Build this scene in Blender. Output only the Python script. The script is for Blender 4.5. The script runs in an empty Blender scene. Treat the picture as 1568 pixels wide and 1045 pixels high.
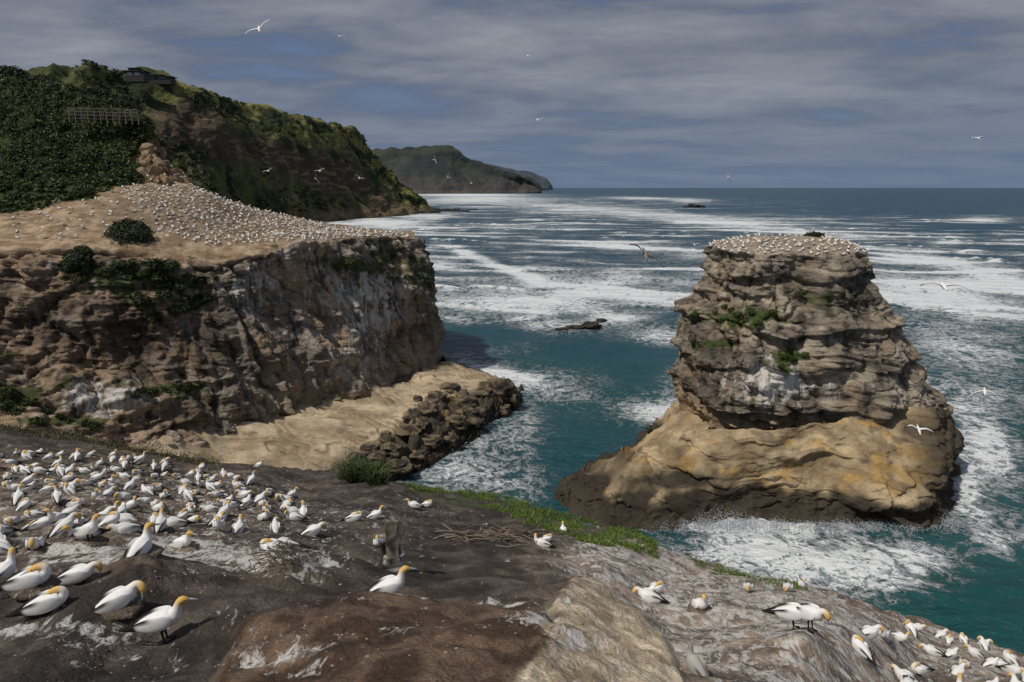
import bpy, math, numpy as np
rng=np.random.default_rng(7)
# ------------------------------------------------------------------ image pixel helpers: pixels cast through the camera to world points, and back
H=40.0; F=1045.0; TH=math.atan(235.5/F); ct,st=math.cos(TH),math.sin(TH)
def _k(px,py):
    r=(np.asarray(px,float)-784)/F; u=(522.5-np.asarray(py,float))/F; y=ct+u*st
    return r/y,(-st+u*ct)/y
def P(px,py,d):
    a,b=_k(px,py); d=np.asarray(d,float); return np.stack([d*a,d+0*a,H+d*b],-1)
def Z(px,py,z):
    a,b=_k(px,py); return P(px,py,(z-H)/b)
def proj(V):
    x,y,z=V[...,0],V[...,1],V[...,2]-H
    dep=np.maximum(y*ct-z*st,.01); return 784+F*x/dep,522.5-F*(y*st+z*ct)/dep
# ------------------------------------------------------------------ noise
_pm=np.concatenate([rng.permutation(256)]*3); _g=rng.normal(size=(256,3)); _g/=np.linalg.norm(_g,axis=1)[:,None]
_ro=rng.random((256,3)); _rv=rng.uniform(-1,1,256)
def noise3(x,y,z):
    x,y,z=np.broadcast_arrays(np.asarray(x,float),np.asarray(y,float),np.asarray(z,float))
    xi,yi,zi=np.floor(x).astype(int),np.floor(y).astype(int),np.floor(z).astype(int)
    xf,yf,zf=x-xi,y-yi,z-zi; xi&=255; yi&=255; zi&=255
    fu,fv,fw=[t*t*t*(t*(t*6-15)+10) for t in (xf,yf,zf)]
    o=0
    for i in (0,1):
        for j in (0,1):
            for k in (0,1):
                h=_pm[_pm[_pm[(xi+i)&255]+((yi+j)&255)]+((zi+k)&255)]; g=_g[h]
                d=g[...,0]*(xf-i)+g[...,1]*(yf-j)+g[...,2]*(zf-k)
                o=o+d*(fu if i else 1-fu)*(fv if j else 1-fv)*(fw if k else 1-fw)
    return o*1.6
def fbm(x,y,z,o=4,g=.5):
    s=0;a=1;f=1.
    for i in range(o):
        s=s+a*noise3(x*f+17.3*i,y*f-9.1*i,z*f+4.7*i); a*=g; f*=2.03
    return s
def worley(x,y,z):
    x,y,z=np.broadcast_arrays(np.asarray(x,float),np.asarray(y,float),np.asarray(z,float))
    xi,yi,zi=np.floor(x).astype(int),np.floor(y).astype(int),np.floor(z).astype(int)
    f1=np.full(x.shape,9.);f2=f1.copy();va=np.zeros(x.shape)
    for i in(-1,0,1):
        for j in(-1,0,1):
            for k in(-1,0,1):
                h=_pm[_pm[_pm[(xi+i)&255]+((yi+j)&255)]+((zi+k)&255)]; o=_ro[h]
                d=np.sqrt((xi+i+o[...,0]-x)**2+(yi+j+o[...,1]-y)**2+(zi+k+o[...,2]-z)**2)
                c=d<f1; f2=np.where(c,f1,np.minimum(f2,d)); va=np.where(c,_rv[h],va); f1=np.where(c,d,f1)
    return f1,f2,va
def blocks(x,y,z,sx,sz,seed=0,ck=.55):
    w=noise3(x/sx*.7,y/sx*.7,z/sz*.7+seed)*.35
    f1,f2,v=worley(x/sx+w+seed,y/sx-w,z/sz+w); e=ss(0,.22,f2-f1)
    return v*e-(1-e)*ck
def ss(a,b,x):
    t=np.clip((x-a)/(b-a),0,1); return t*t*(3-2*t)
def mix(a,b,t):
    return np.asarray(a)*(1-t[...,None])+np.asarray(b)*t[...,None]
def pxin(px,py,cx,cy,rx,ry): return np.exp(-((px-cx)/rx)**2-((py-cy)/ry)**2)
# ------------------------------------------------------------------ splines / meshes
def spl(C,seg,ten=.0):
    C=np.asarray(C,float); n=len(C); out=[]
    for i in range(n-1):
        p0=C[max(i-1,0)];p1=C[i];p2=C[i+1];p3=C[min(i+2,n-1)]
        m1=(p2-p0)*.5*(1-ten); m2=(p3-p1)*.5*(1-ten)
        N=seg[i] if hasattr(seg,'__len__') else seg
        for t in np.arange(N)/N:
            out.append((2*t**3-3*t**2+1)*p1+(t**3-2*t**2+t)*m1+(-2*t**3+3*t**2)*p2+(t**3-t**2)*m2)
    out.append(C[-1]); return np.array(out)
def cgrid(cols,rseg,cseg,rt=.3,ctn=.0):
    A=np.array(cols,float)
    A=spl(A,cseg,ctn)
    A=spl(np.swapaxes(A,0,1),rseg,rt)
    return A
def normals(V):
    du=np.gradient(V,axis=1); dv=np.gradient(V,axis=0); n=np.cross(du,dv)
    return n/np.maximum(np.linalg.norm(n,axis=-1,keepdims=True),1e-9)
def mkmesh(name,V,Fq,mat,col=None,attrs=None,smooth=True,parent=None):
    V=np.asarray(V,np.float32).reshape(-1,3); Fq=np.asarray(Fq,np.int32)
    me=bpy.data.meshes.new(name); me.vertices.add(len(V)); me.vertices.foreach_set('co',V.ravel())
    k=Fq.shape[1]; me.loops.add(Fq.size); me.loops.foreach_set('vertex_index',Fq.ravel())
    me.polygons.add(len(Fq)); me.polygons.foreach_set('loop_start',np.arange(0,Fq.size,k,dtype=np.int32))
    me.polygons.foreach_set('loop_total',np.full(len(Fq),k,np.int32))
    me.polygons.foreach_set('use_smooth',np.full(len(Fq),smooth,bool))
    me.update(calc_edges=True)
    if col is not None:
        c=np.asarray(col,np.float32).reshape(len(V),-1)
        if c.shape[1]==3: c=np.concatenate([c,np.zeros((len(V),1),np.float32)],1)
        a=me.attributes.new('Col','FLOAT_COLOR','POINT'); a.data.foreach_set('color',c.astype(np.float32).ravel())
    for kx,v in (attrs or {}).items():
        a=me.attributes.new(kx,'FLOAT','POINT'); a.data.foreach_set('value',np.asarray(v,np.float32).ravel())
    me.materials.append(mat); me.validate()
    ob=bpy.data.objects.new(name,me); bpy.context.scene.collection.objects.link(ob)
    if parent: ob.parent=parent
    return ob
def gfaces(nr,nc,wrap=False):
    i=np.arange(nr*nc).reshape(nr,nc)
    j=np.concatenate([i,i[:,:1]],1) if wrap else i
    return np.stack([j[:-1,:-1],j[:-1,1:],j[1:,1:],j[1:,:-1]],-1).reshape(-1,4)
def gmesh(name,V,mat,col=None,attrs=None,wrap=False,**k):
    return mkmesh(name,V,gfaces(V.shape[0],V.shape[1],wrap),mat,col,attrs,**k)
# ------------------------------------------------------------------ materials
class NT:
    def __init__(s,name):
        s.m=bpy.data.materials.new(name); s.m.use_nodes=True; s.t=s.m.node_tree; s.t.nodes.clear()
    def n(s,ty,ins=None,**k):
        nd=s.t.nodes.new(ty)
        for a,b in k.items(): setattr(nd,a,b)
        for a,b in (ins or {}).items():
            if isinstance(b,bpy.types.NodeSocket): s.t.links.new(b,nd.inputs[a])
            else: nd.inputs[a].default_value=b
        return nd
    def math(s,op,a,b=0.,c=None,clamp=False):
        i={0:a,1:b}
        if c is not None: i[2]=c
        return s.n('ShaderNodeMath',i,operation=op,use_clamp=clamp).outputs[0]
    def pos(s,scale=(1,1,1)):
        g=s.n('ShaderNodeTexCoord').outputs['Object']
        return s.n('ShaderNodeMapping',{'Vector':g,'Scale':scale}).outputs[0]
    def noise(s,vec,scale,detail=5,rough=.55,dist=0.):
        return s.n('ShaderNodeTexNoise',{'Vector':vec,'Scale':scale,'Detail':detail,'Roughness':rough,'Distortion':dist}).outputs[0]
    def mixc(s,f,a,b,bt='MIX'):
        nd=s.t.nodes.new('ShaderNodeMix'); nd.data_type='RGBA'; nd.blend_type=bt
        for k,v in ((0,f),(6,a),(7,b)):
            if isinstance(v,bpy.types.NodeSocket): s.t.links.new(v,nd.inputs[k])
            else: nd.inputs[k].default_value=v
        return nd.outputs[2]
    def out(s,sh): s.t.links.new(sh,s.n('ShaderNodeOutputMaterial').inputs[0]); return s.m
def rockmat(name,s1,s2,bump,dist,stretch=(1,1,1),gstretch=(1,1,1),gs=1.0,rough=.9,gcol=(.64,.62,.58,1),contrast=.7,gdet=5,gsharp=9.,gdist=.5,thr0=.80):
    t=NT(name); at=t.n('ShaderNodeAttribute',attribute_name='Col')
    p=t.pos(stretch); n1=t.noise(p,s1,4,.7); n2=t.noise(p,s2,4,.65)
    v=t.math('MULTIPLY_ADD',n1,contrast*2,1-contrast); v2=t.math('MULTIPLY_ADD',n2,contrast*1.8,1-contrast*.9)
    vv=t.math('MULTIPLY',v,v2)
    c=t.mixc(1.,at.outputs['Color'],t.n('ShaderNodeCombineColor',{0:vv,1:vv,2:vv}).outputs[0],'MULTIPLY')
    pg=t.pos(gstretch); g=t.noise(pg,gs,gdet,.72,gdist)
    thr=t.math('MULTIPLY_ADD',at.outputs['Alpha'],-.5,thr0)
    m=t.math('MULTIPLY',t.math('SUBTRACT',g,thr),gsharp,clamp=True)
    c=t.mixc(t.math('MULTIPLY',m,.9),c,gcol)
    hb=t.math('ADD',t.math('MULTIPLY',n1,1.),t.math('MULTIPLY',n2,.35))
    b=t.n('ShaderNodeBump',{'Height':hb,'Strength':bump,'Distance':dist}).outputs[0]
    bs=t.n('ShaderNodeBsdfPrincipled',{'Base Color':c,'Roughness':rough,'Normal':b,'Specular IOR Level':.25})
    return t.out(bs.outputs[0])
M_ground=rockmat('guano_soil',1.7,19,1.,.14,gs=3.6,gstretch=(1.5,.7,1),contrast=.8,gdet=6,gsharp=9.,gdist=1.3,thr0=.79)
M_cliff=rockmat('cliff_rock',.4,2.8,1.,.5,stretch=(1,1,1.3),gstretch=(1,1,.12),gs=.9,contrast=.68,gsharp=6.)
M_sand=rockmat('sandstone',.3,2.6,.8,.3,stretch=(.8,1.,1.6),gs=.4,contrast=.5)
M_hill=rockmat('hill_bush',.06,.35,1.,2.5,gs=.01,contrast=.85)
M_far=rockmat('far_hill',.008,.05,.8,8.0,gs=.01,contrast=.45)
def attrmat(name,rough=.7,spec=.3,ns=20,c=.25):
    t=NT(name); at=t.n('ShaderNodeAttribute',attribute_name='Col')
    v=t.math('MULTIPLY_ADD',t.noise(t.pos(),ns,2),c*2,1-c)
    cc=t.mixc(1.,at.outputs['Color'],t.n('ShaderNodeCombineColor',{0:v,1:v,2:v}).outputs[0],'MULTIPLY')
    return t.out(t.n('ShaderNodeBsdfPrincipled',{'Base Color':cc,'Roughness':rough,'Specular IOR Level':spec}).outputs[0])
M_bird=attrmat('gannet_feathers',.8,.15,30,.14)
M_leaf=attrmat('foliage',.6,.25,1.5,.4)
M_wood=attrmat('weathered_wood',.85,.2,9,.4)
def seamat():
    t=NT('sea_water'); fo=t.n('ShaderNodeAttribute',attribute_name='foam').outputs['Fac']
    tq=t.n('ShaderNodeAttribute',attribute_name='teal').outputs['Fac']
    p=t.pos((1,1,1))
    a=t.noise(p,.17,6,.64,1.3); b=t.noise(p,.75,4,.62,.8); c0=t.noise(p,.045,3,.5)
    r1=t.math('SUBTRACT',1.,t.math('MULTIPLY',t.math('ABSOLUTE',t.math('SUBTRACT',a,.5)),8.))
    r2=t.math('SUBTRACT',1.,t.math('MULTIPLY',t.math('ABSOLUTE',t.math('SUBTRACT',b,.5)),8.))
    lace=t.math('ADD',t.math('MULTIPLY',t.math('MAXIMUM',r1,-.3),.46),t.math('MULTIPLY',t.math('MAXIMUM',r2,-.3),.38))
    lace=t.math('ADD',lace,t.math('MULTIPLY',t.math('SUBTRACT',c0,.5),.9))
    m=t.math('MULTIPLY',t.math('SUBTRACT',t.math('MULTIPLY_ADD',fo,1.25,lace),.86),1.7,clamp=True)
    deep=t.mixc(tq,(.008,.050,.085,1),(.009,.078,.078,1))
    deep=t.mixc(t.math('MULTIPLY',fo,.38,clamp=True),deep,(.07,.17,.18,1))
    col=t.mixc(m,deep,(.76,.79,.80,1))
    w=t.noise(t.pos((1,1.6,1)),.5,5,.62,.3); w2=t.noise(t.pos((.7,1.8,1)),.07,3,.5)
    hb=t.math('ADD',t.math('MULTIPLY',w,.8),t.math('MULTIPLY',w2,3.5)); hb=t.math('ADD',hb,t.math('MULTIPLY',m,.4))
    bp=t.n('ShaderNodeBump',{'Height':hb,'Strength':1.,'Distance':1.3}).outputs[0]
    ro=t.math('MULTIPLY_ADD',m,.5,.28)
    return t.out(t.n('ShaderNodeBsdfPrincipled',{'Base Color':col,'Roughness':ro,'Normal':bp,'Specular IOR Level':.22}).outputs[0])
M_sea=seamat()
# ------------------------------------------------------------------ SEA
nr,nc=820,900
d=28*(45000/28)**(np.arange(nr)/(nr-1)); tx=np.linspace(-1.5,1.5,nc)
X=d[:,None]*tx[None,:]; Y=np.repeat(d[:,None],nc,1)
V=np.stack([X,Y,0*X],-1); px,py=proj(V)
calm=1-ss(500,1500,Y)
sw=noise3(X/70+3,(Y+.25*X)/16,.5)*.9+noise3(X/22,(Y+.1*X)/7,2.)*.45+noise3(X/9,Y/4,2.)*.25
wp=noise3(X/90,Y/90,9)*30+noise3(X/25,Y/25,3)*6
b1=noise3(X/150+2,(Y+.22*X+wp)/26,3.); b2=noise3(X/60+7,(Y+.22*X+wp)/11,8.)
band=ss(.02,.45,b1+.35*b2)
zone=ss(293,312,py)*(1-ss(450,520,py))*(1-.45*ss(1150,1568,px)*ss(345,320,py))
foam=.12+zone*(.18+.56*band)
cr=noise3(X/260+5,(Y+.2*X+wp*.7)/55,6.); crest=ss(.03,.0,np.abs(cr-.05))*ss(-.1,.3,noise3(X/80,Y/60,4.))*zone
foam+=crest*.7
BL=[
(760,303,110,4,.5,.02),(700,308,70,5,.4,0),(880,318,170,6,.45,.06),(985,304,60,2.5,.7,.02),(1062,308,34,4,.6,0),(1010,330,140,6,.45,.05),
(720,298.5,110,1.8,.8,0),(660,331,50,4,.7,0),(580,340,70,5,.7,0),
(1120,342,110,7,.5,.04),(760,347,120,6,.35,0),(600,345,60,8,.5,0),(1250,358,120,6,.6,.07),(1505,337,45,4,.8,0),(1455,371,22,4,.7,0),
(960,378,80,6,.65,.06),(1080,392,60,8,.4,.1),(1430,400,90,8,.75,.12),(1530,425,60,12,.7,.1),(1400,440,120,22,.48,.1),(1500,470,110,26,.45,.2),
(765,408,60,6,.9,.38),(815,425,18,6,.6,.2),(708,386,14,5,.7,0),(880,450,26,6,.6,0),(930,430,160,18,.38,0),(740,460,110,22,.38,0),
(850,470,140,22,.38,0),(1010,515,55,13,.75,0),(945,487,40,8,.7,0),(850,500,60,10,.5,0),(740,560,70,18,.5,.3),(850,590,80,26,.36,0),(1000,633,60,20,.65,0),
(760,680,80,70,.36,0),(690,720,60,30,.36,0),(790,740,60,40,.25,0),(950,803,40,10,.6,0),(770,575,60,8,.35,.2),(810,640,20,30,.25,0),
(1150,805,150,16,.8,0),(1100,850,120,28,.58,0),(1250,850,150,40,.42,0),(1330,890,120,35,.42,0),(1400,850,80,30,.42,0),(1500,790,60,45,.5,.5),
(1530,700,45,50,.5,.5),(1480,740,30,50,.55,0),(1450,600,110,40,.32,.3),(1520,560,90,40,.38,.3),(1480,650,60,40,.35,.3),(1360,850,150,60,.12,0),(1560,830,60,25,.35,0),
(1450,520,120,30,.38,0),(1030,600,30,60,.28,0)]
for bx,by,rx,ry,a,sl in BL:
    dx=(px-bx); dy=py-by-sl*dx; foam+=a*np.exp(-(dx/rx)**2-(dy/ry)**2)
for bx,by,rx,ry,a in [(900,550,110,28,-.10),(1540,930,80,55,-.40),(1430,915,60,25,-.1),(1500,350,90,7,-.5),(1350,312,280,12,-.5),(1480,385,90,6,-.3),(1300,325,300,6,-.3),(680,340,60,8,-.1)]:
    foam+=a*np.exp(-((px-bx)/rx)**2-((py-by)/ry)**2)
foam+=.13*fbm(X/22,Y/22,1,3)*(1-ss(500,1500,Y))
foam=np.where(Y>350,foam*.88-.06*ss(350,900,Y),foam)
foam=np.clip(foam,0,1.1)
V[...,2]=(sw*calm*ss(40,130,Y))*(1-.3*foam)+np.clip(crest,0,1)*1.1*calm
teal=ss(380,620,py)*.75+.25*noise3(X/50,Y/40,0)+.5*pxin(px,py,1520,920,140,80)-.35*pxin(px,py,760,700,90,80)
gmesh('sea',V,M_sea,attrs={'foam':foam,'teal':np.clip(teal,0,1.3)})
# ------------------------------------------------------------------ rock displacement
def strata(x,y,z,lst,seed=0,dip=.04):
    w=fbm(x/16,y/16,z/16+seed,3)*1.6; zz=z+w+dip*x; o=0
    for h,a in lst:
        q=zz/h; i=np.floor(q); f=q-i
        v0=noise3(x/10,y/10,i*5.17+seed); v1=noise3(x/10,y/10,(i+1)*5.17+seed); s=ss(.72,1.,f)
        o=o+a*(v0*(1-s)+v1*s)
    return o,zz
def rockdisp(x,y,z,seed,fa=1.5,sa=1.,ba=1.,fs=5.,low=1.9):
    pat=ss(-.4,.5,fbm(x/12,y/12,z/9+seed,2))
    s,zz=strata(x,y,z,((3.4,1.3),(1.2,.8),(.42,.32)),seed)
    wv=fbm(x/5,y/5,z/7+seed,3)*1.6+.18*z
    f1=np.abs(noise3((x+wv)/fs+seed,(y+wv)/fs,z/22))**.7; f2=np.abs(noise3((x+wv)/(fs*.4)+seed,(y+wv)/(fs*.4),z/12))**.8
    fl=fa*(2.8*f1+1.3*f2-1.4)
    bk=blocks(x,y,z,3.8,3.4,seed,.3)*.75+blocks(x,y,z,1.3,1.2,seed+3,.3)*.34
    return s*sa*(.35+.65*pat)+fl*(1-.45*pat)+bk*ba+fbm(x/12,y/12,z/14+seed,3)*low+fbm(x/1.8,y/1.8,z/1.4,5,.6)*.38,zz,f1
# ------------------------------------------------------------------ LEFT CLIFF
cc=[
 [(-300,300,130),(-300,340,110),(-300,392,92),(-300,450,89),(-300,550,84),(-300,700,70)],
 [(0,322,126),(0,348,110),(0,388,94),(0,450,91),(0,545,86),(0,690,72)],
 [(100,306,130),(105,340,112),(110,382,96),(110,450,93),(115,550,88),(150,694,77)],
 [(190,284,142),(205,325,120),(215,390,99),(205,460,96),(210,560,91),(250,694,82)],
 [(290,284,152),(305,328,127),(310,404,102),(305,470,99),(312,580,95),(340,667,91)],
 [(365,313,154),(380,348,132),(395,391,108),(390,460,105),(402,560,101),(430,640,99)],
 [(445,334,157),(455,350,140),(470,373,117),(470,440,114),(480,540,110),(510,622,108)],
 [(530,349,162),(542,355,150),(560,366,129),(562,430,126),(572,520,122),(590,600,118)],
 [(590,355,166),(600,358,158),(616,366,142),(632,430,138),(641,500,134),(640,585,130)],
 [(624,359,168),(628,361,162),(633,371,152),(664,430,148),(668,490,144),(668,556,140)],
 [(625,360,172),(629,362,168),(633,373,163),(652,430,165),(658,490,166),(658,545,166)],
 [(560,360,185),(570,362,183),(575,370,182),(590,430,184),(600,490,186),(600,540,188)]]
cols=[]
for c in cc:
    pts=[P(*q) for q in c]
    b=pts[0]; base=pts[-1]
    cols.append([b+[2,14,-38],b+[1,5,-12],b]+pts[1:]+[base+[0,-2,-14]])
V=cgrid(cols,[6,8,50,60,80,100,120,12],[50,34,34,42,42,48,56,48,50,34,20],rt=.5)
nrr=V.shape[0]; row=np.arange(nrr)[:,None]*np.ones(V.shape[1])
r_rim=6+8+50+60
mask=ss(r_rim-7,r_rim+4,row)
px0,py0=proj(V)
x,y,z=V[...,0],V[...,1],V[...,2]
N=normals(V)*np.array([1,1,.3]); N/=np.linalg.norm(N,axis=-1,keepdims=True); N*=-np.sign(N[r_rim+60,150,1])
left=1-ss(230,420,px0)
dsp,zz,f1=rockdisp(x,y,z,0,1.7-.6*left,.6+.4*left,.5+.05*left,6.2)
V=V+N*(dsp*mask*(1+.2*left)-.4*mask)[...,None]
V[...,2]+=(1-mask)*(fbm(x/7,y/7,0,4)*.55+fbm(x/1.5,y/1.5,0,3)*.18)
Vc=V; x,y,z=V[...,0],V[...,1],V[...,2]
n1=fbm(x/6,y/6,z/4,4); lay=noise3(zz/.9,x/40,.3)+.6*noise3(zz/.3,x/30,1.)
stk=fbm(x/1.3+.12*z,y/1.3,z/15,4)
grey=mix((.165,.14,.115),(.38,.32,.25),ss(-.6,.7,lay*.5+n1*.9))
org=mix((.14,.092,.058),(.40,.265,.165),ss(-.6,.7,lay*.6+n1))
col=mix(grey,(.37,.25,.15),ss(.05,.5,fbm(x/7,y/7,z/9+5,3))*.65)
col=col*(1-left[...,None]*.7)+org*left[...,None]*.7
col=mix(col,(.040,.034,.029),ss(.05,.6,stk)*.85*mask)
col=mix(col,(.045,.04,.035),ss(.16,.0,f1)*.7*mask)  # painted occlusion: flute creases darkened in the colour
col=mix(col,(.46,.40,.33),ss(.2,.75,fbm(x/1.8+5+.1*z,y/1.8,z/9,4))*.6*mask)
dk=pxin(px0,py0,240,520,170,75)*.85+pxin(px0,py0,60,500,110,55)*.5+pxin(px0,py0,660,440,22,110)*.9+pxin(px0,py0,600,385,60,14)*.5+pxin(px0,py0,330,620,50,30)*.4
col=mix(col,col*.22,np.clip(dk,0,1)*.8*mask)  # shaded parts of the face painted darker in the rock colour
plat=1-mask
top=mix((.24,.16,.095),(.44,.33,.215),ss(-.5,.6,fbm(x/3,y/3,2,4)+.3*fbm(x/.8,y/.8,2,2)))
dens=np.clip(pxin(px0,py0,330,325,170,38)+pxin(px0,py0,540,358,110,12),0,1)
top=mix(top,(.17,.13,.09),dens*.85)
col=mix(col,top,plat)
lowtan=ss(15,2,z+n1*2)*mask*ss(330,450,px0); col=mix(col,(.30,.23,.15),lowtan*.6)
veg=(pxin(px0,py0,545,405,55,14)+pxin(px0,py0,640,430,30,20)*.8+pxin(px0,py0,30,600,90,20)+pxin(px0,py0,90,645,90,14)+pxin(px0,py0,250,598,70,16)+pxin(px0,py0,200,430,130,32)+pxin(px0,py0,420,380,14,8)+pxin(px0,py0,20,550,60,10)*.6+pxin(px0,py0,100,570,70,8)*.5+pxin(px0,py0,600,395,30,30)*.7+pxin(px0,py0,350,545,30,10)*.6)
veg=np.clip(veg*1.1+fbm(x/2,y/2,z/2,3)*.8-.42,0,1); col=mix(col,(.055,.07,.022),ss(.1,.5,veg)*.9)
gu=mask*(.14+.7*pxin(px0,py0,570,450,75,85)+.6*pxin(px0,py0,390,440,90,60)+.6*pxin(px0,py0,140,600,100,30)+.45*pxin(px0,py0,520,560,110,60)+.5*pxin(px0,py0,190,640,80,40)+.4*pxin(px0,py0,60,350,100,30)+.3*pxin(px0,py0,330,600,60,60))+plat*(.22+.22*dens)
gu=np.clip(gu*.94-.8*np.clip(veg,0,1)-.3*pxin(px0,py0,655,440,22,110),0,1)
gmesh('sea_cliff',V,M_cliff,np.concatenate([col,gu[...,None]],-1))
# ------------------------------------------------------------------ ROCK PLATFORM (left)
pc=[
 [(120,700,9.5),(150,712,8),(170,735,5),(180,790,-2)],
 [(230,672,8.5),(250,705,7),(300,735,4.5),(320,800,-2)],
 [(350,640,6.8),(340,685,5.8),(400,722,3.5),(430,800,-2)],
 [(450,618,5.8),(450,680,4.8),(500,728,2.5),(530,790,-2)],
 [(550,598,5.2),(555,660,4.4),(575,712,2.5),(600,756,-1.5)],
 [(610,585,4.8),(620,635,4.2),(655,678,2.6),(690,715,-1.5)],
 [(650,563,4.4),(690,602,4.2),(722,632,2.8),(752,668,-1.5)],
 [(680,553,4.4),(740,588,3.9),(780,603,2.8),(802,628,-1.5)],
 [(680,545,4.0),(730,572,3.6),(768,582,3.0),(800,597,-1.5)],
 [(660,540,3.5),(700,556,3),(730,566,2.0),(750,572,-1.5)],
 [(640,535,3),(650,540,2.5),(660,545,1),(670,548,-1.5)]]
cols=[[Z(a,b,c_) for a,b,c_ in c] for c in pc]
V=cgrid(cols,[90,80,70],[34,40,44,46,42,42,42,30,22,16],rt=.2)
px0,py0=proj(V); x,y,z=V[...,0],V[...,1],V[...,2]
s,zz=strata(x,y,z,((1.1,.9),(.45,.35)),11,.0)
line=np.interp(px0,[480,540,600,640,700,760,800],[728,696,660,620,596,586,582]); rough_=ss(-8,12,py0-line+noise3(x/3,y/3,0)*8)*ss(480,540,px0)
bk=blocks(x*.7,y*1.5,0*z+.3,6.0,1,2,.35)
stp=fbm(x/14,y/9,3,2)*2.6+.16*(x*.4+y); si=np.floor(stp*1.3); sf=stp*1.3-si; step=(si+ss(.86,1,sf))-stp*1.3
V[...,2]+=s*.18+fbm(x/6,y/6,0,3)*.45+step*.5*(1-rough_)+bk*.28*(1-rough_)+fbm(x/.9,y/.9,0,2)*.05+rough_*(fbm(x/2.6,y/2.6,3,4)*1.2+blocks(x,y,z,2.4,1.6,7)*1.1)
V[...,1]-=(s*.6+blocks(x,y,z,2.5,1.2,4)*.5)*ss(3.8,1.5,z)
n1=fbm(x/7,y/4,z,4); col=mix((.30,.23,.145),(.50,.40,.27),ss(-.6,.6,n1+s*.5))
col=mix(col,(.11,.085,.058),ss(.35,.8,fbm(x/3.6,y/1.1,7,3))*.6)
col=mix(col,(.12,.09,.06),ss(.88,.99,sf)*(1-rough_)*.6)
wet=ss(3.0,1.2,z+n1*.8); col=mix(col,(.035,.030,.024),wet)
col=mix(col,(.045,.038,.031),rough_*ss(-.6,.1,n1+.3)*.95)
col=mix(col,(.24,.165,.055),rough_*(1-wet*.5)*ss(.3,.65,fbm(x/3,y/3,4,3))*.7)
Vp=V
gmesh('rock_platform',V,M_sand,np.concatenate([col,(ss(590,560,px0)*.25)[...,None]],-1))
# ------------------------------------------------------------------ boulders
def ico_sphere(n=24,m=16):
    th=np.linspace(0,math.pi,m); ph=np.linspace(0,2*math.pi,n,endpoint=False)
    T,Pn=np.meshgrid(th,ph,indexing='ij'); return np.stack([np.sin(T)*np.cos(Pn),np.sin(T)*np.sin(Pn),np.cos(T)],-1)
def boulder_set(name,lst,mat,c1,c2,seed=0):
    VV=[];FF=[];CC=[];off=0; S=ico_sphere(40,26)
    for i,(c,r,sq) in enumerate(lst):
        s=np.sign(S)*np.abs(S)**.75
        n=fbm(s[...,0]*1.2+i*7+seed,s[...,1]*1.2,s[...,2]*1.2,4)+blocks(s[...,0]+i*3,s[...,1],s[...,2],.8,.7,i)*.35
        v=s*(1+.36*n[...,None])*np.array([r*(1+.3*math.sin(i*3.1)),r,r*sq])+np.asarray(c)
        VV.append(v.reshape(-1,3)); FF.append(gfaces(26,40,True)+off); off+=26*40
        CC.append(mix(c1,c2,ss(-.4,.5,n)).reshape(-1,3))
    return mkmesh(name,np.concatenate(VV),np.concatenate(FF),mat,np.concatenate(CC))
def pick(G,qx,qy):
    a,b=proj(G); m=(a-qx)**2+(b-qy)**2
    k=np.argmin(m+G[...,1]*.02); return G.reshape(-1,3)[k].copy()
bl=[]
for qx,qy,r,sq in [(655,635,2.6,.75),(668,612,2.2,.7),(690,598,2.2,.6),(720,640,2.6,.8),(742,610,2.8,.75),(765,598,2.8,.9),(782,612,2.4,.8),(700,650,2.1,.7),(600,690,2.1,.7),(625,665,2.2,.6),(578,705,1.6,.7),(610,715,2.,.6),(640,700,2.2,.5),(660,680,2.,.6),(690,675,1.8,.7),(565,690,1.5,.6),(735,650,1.6,.7),(770,630,1.6,.8),(590,672,1.4,.7),(715,618,1.8,.8),(645,655,1.8,.8),(545,700,1.2,.6),(640,612,1.3,.6),(628,640,1.2,.7),(752,590,1.5,.9)]:
    bl.append((pick(Vp,qx,qy)+[0,0,r*.16],r*.75,sq*.85))
boulder_set('boulders',bl,M_sand,(.035,.03,.026),(.18,.135,.085))
rk=[(Z(905,500,0),2.6,.45),(Z(880,502,0),2.4,.25),(Z(922,494,0),1.6,.7),(Z(860,505,0),2,.2)]
boulder_set('sea_rock',rk,M_sand,(.02,.018,.016),(.06,.05,.04),3)
boulder_set('sea_rock',[(Z(1063,318,0),14,.45),(Z(1072,318,0),9,.5),(Z(1052,318,0),9,.3)],M_sand,(.015,.018,.02),(.03,.035,.035),5)
boulder_set('reef_rocks',[(Z(a,b,0),r,.16) for a,b,r in [(672,322,20),(690,323,14),(710,324,10),(725,322,9),(655,326,22),(660,321,18),(700,321,10)]],M_sand,(.02,.02,.02),(.05,.045,.04),8)
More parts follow.
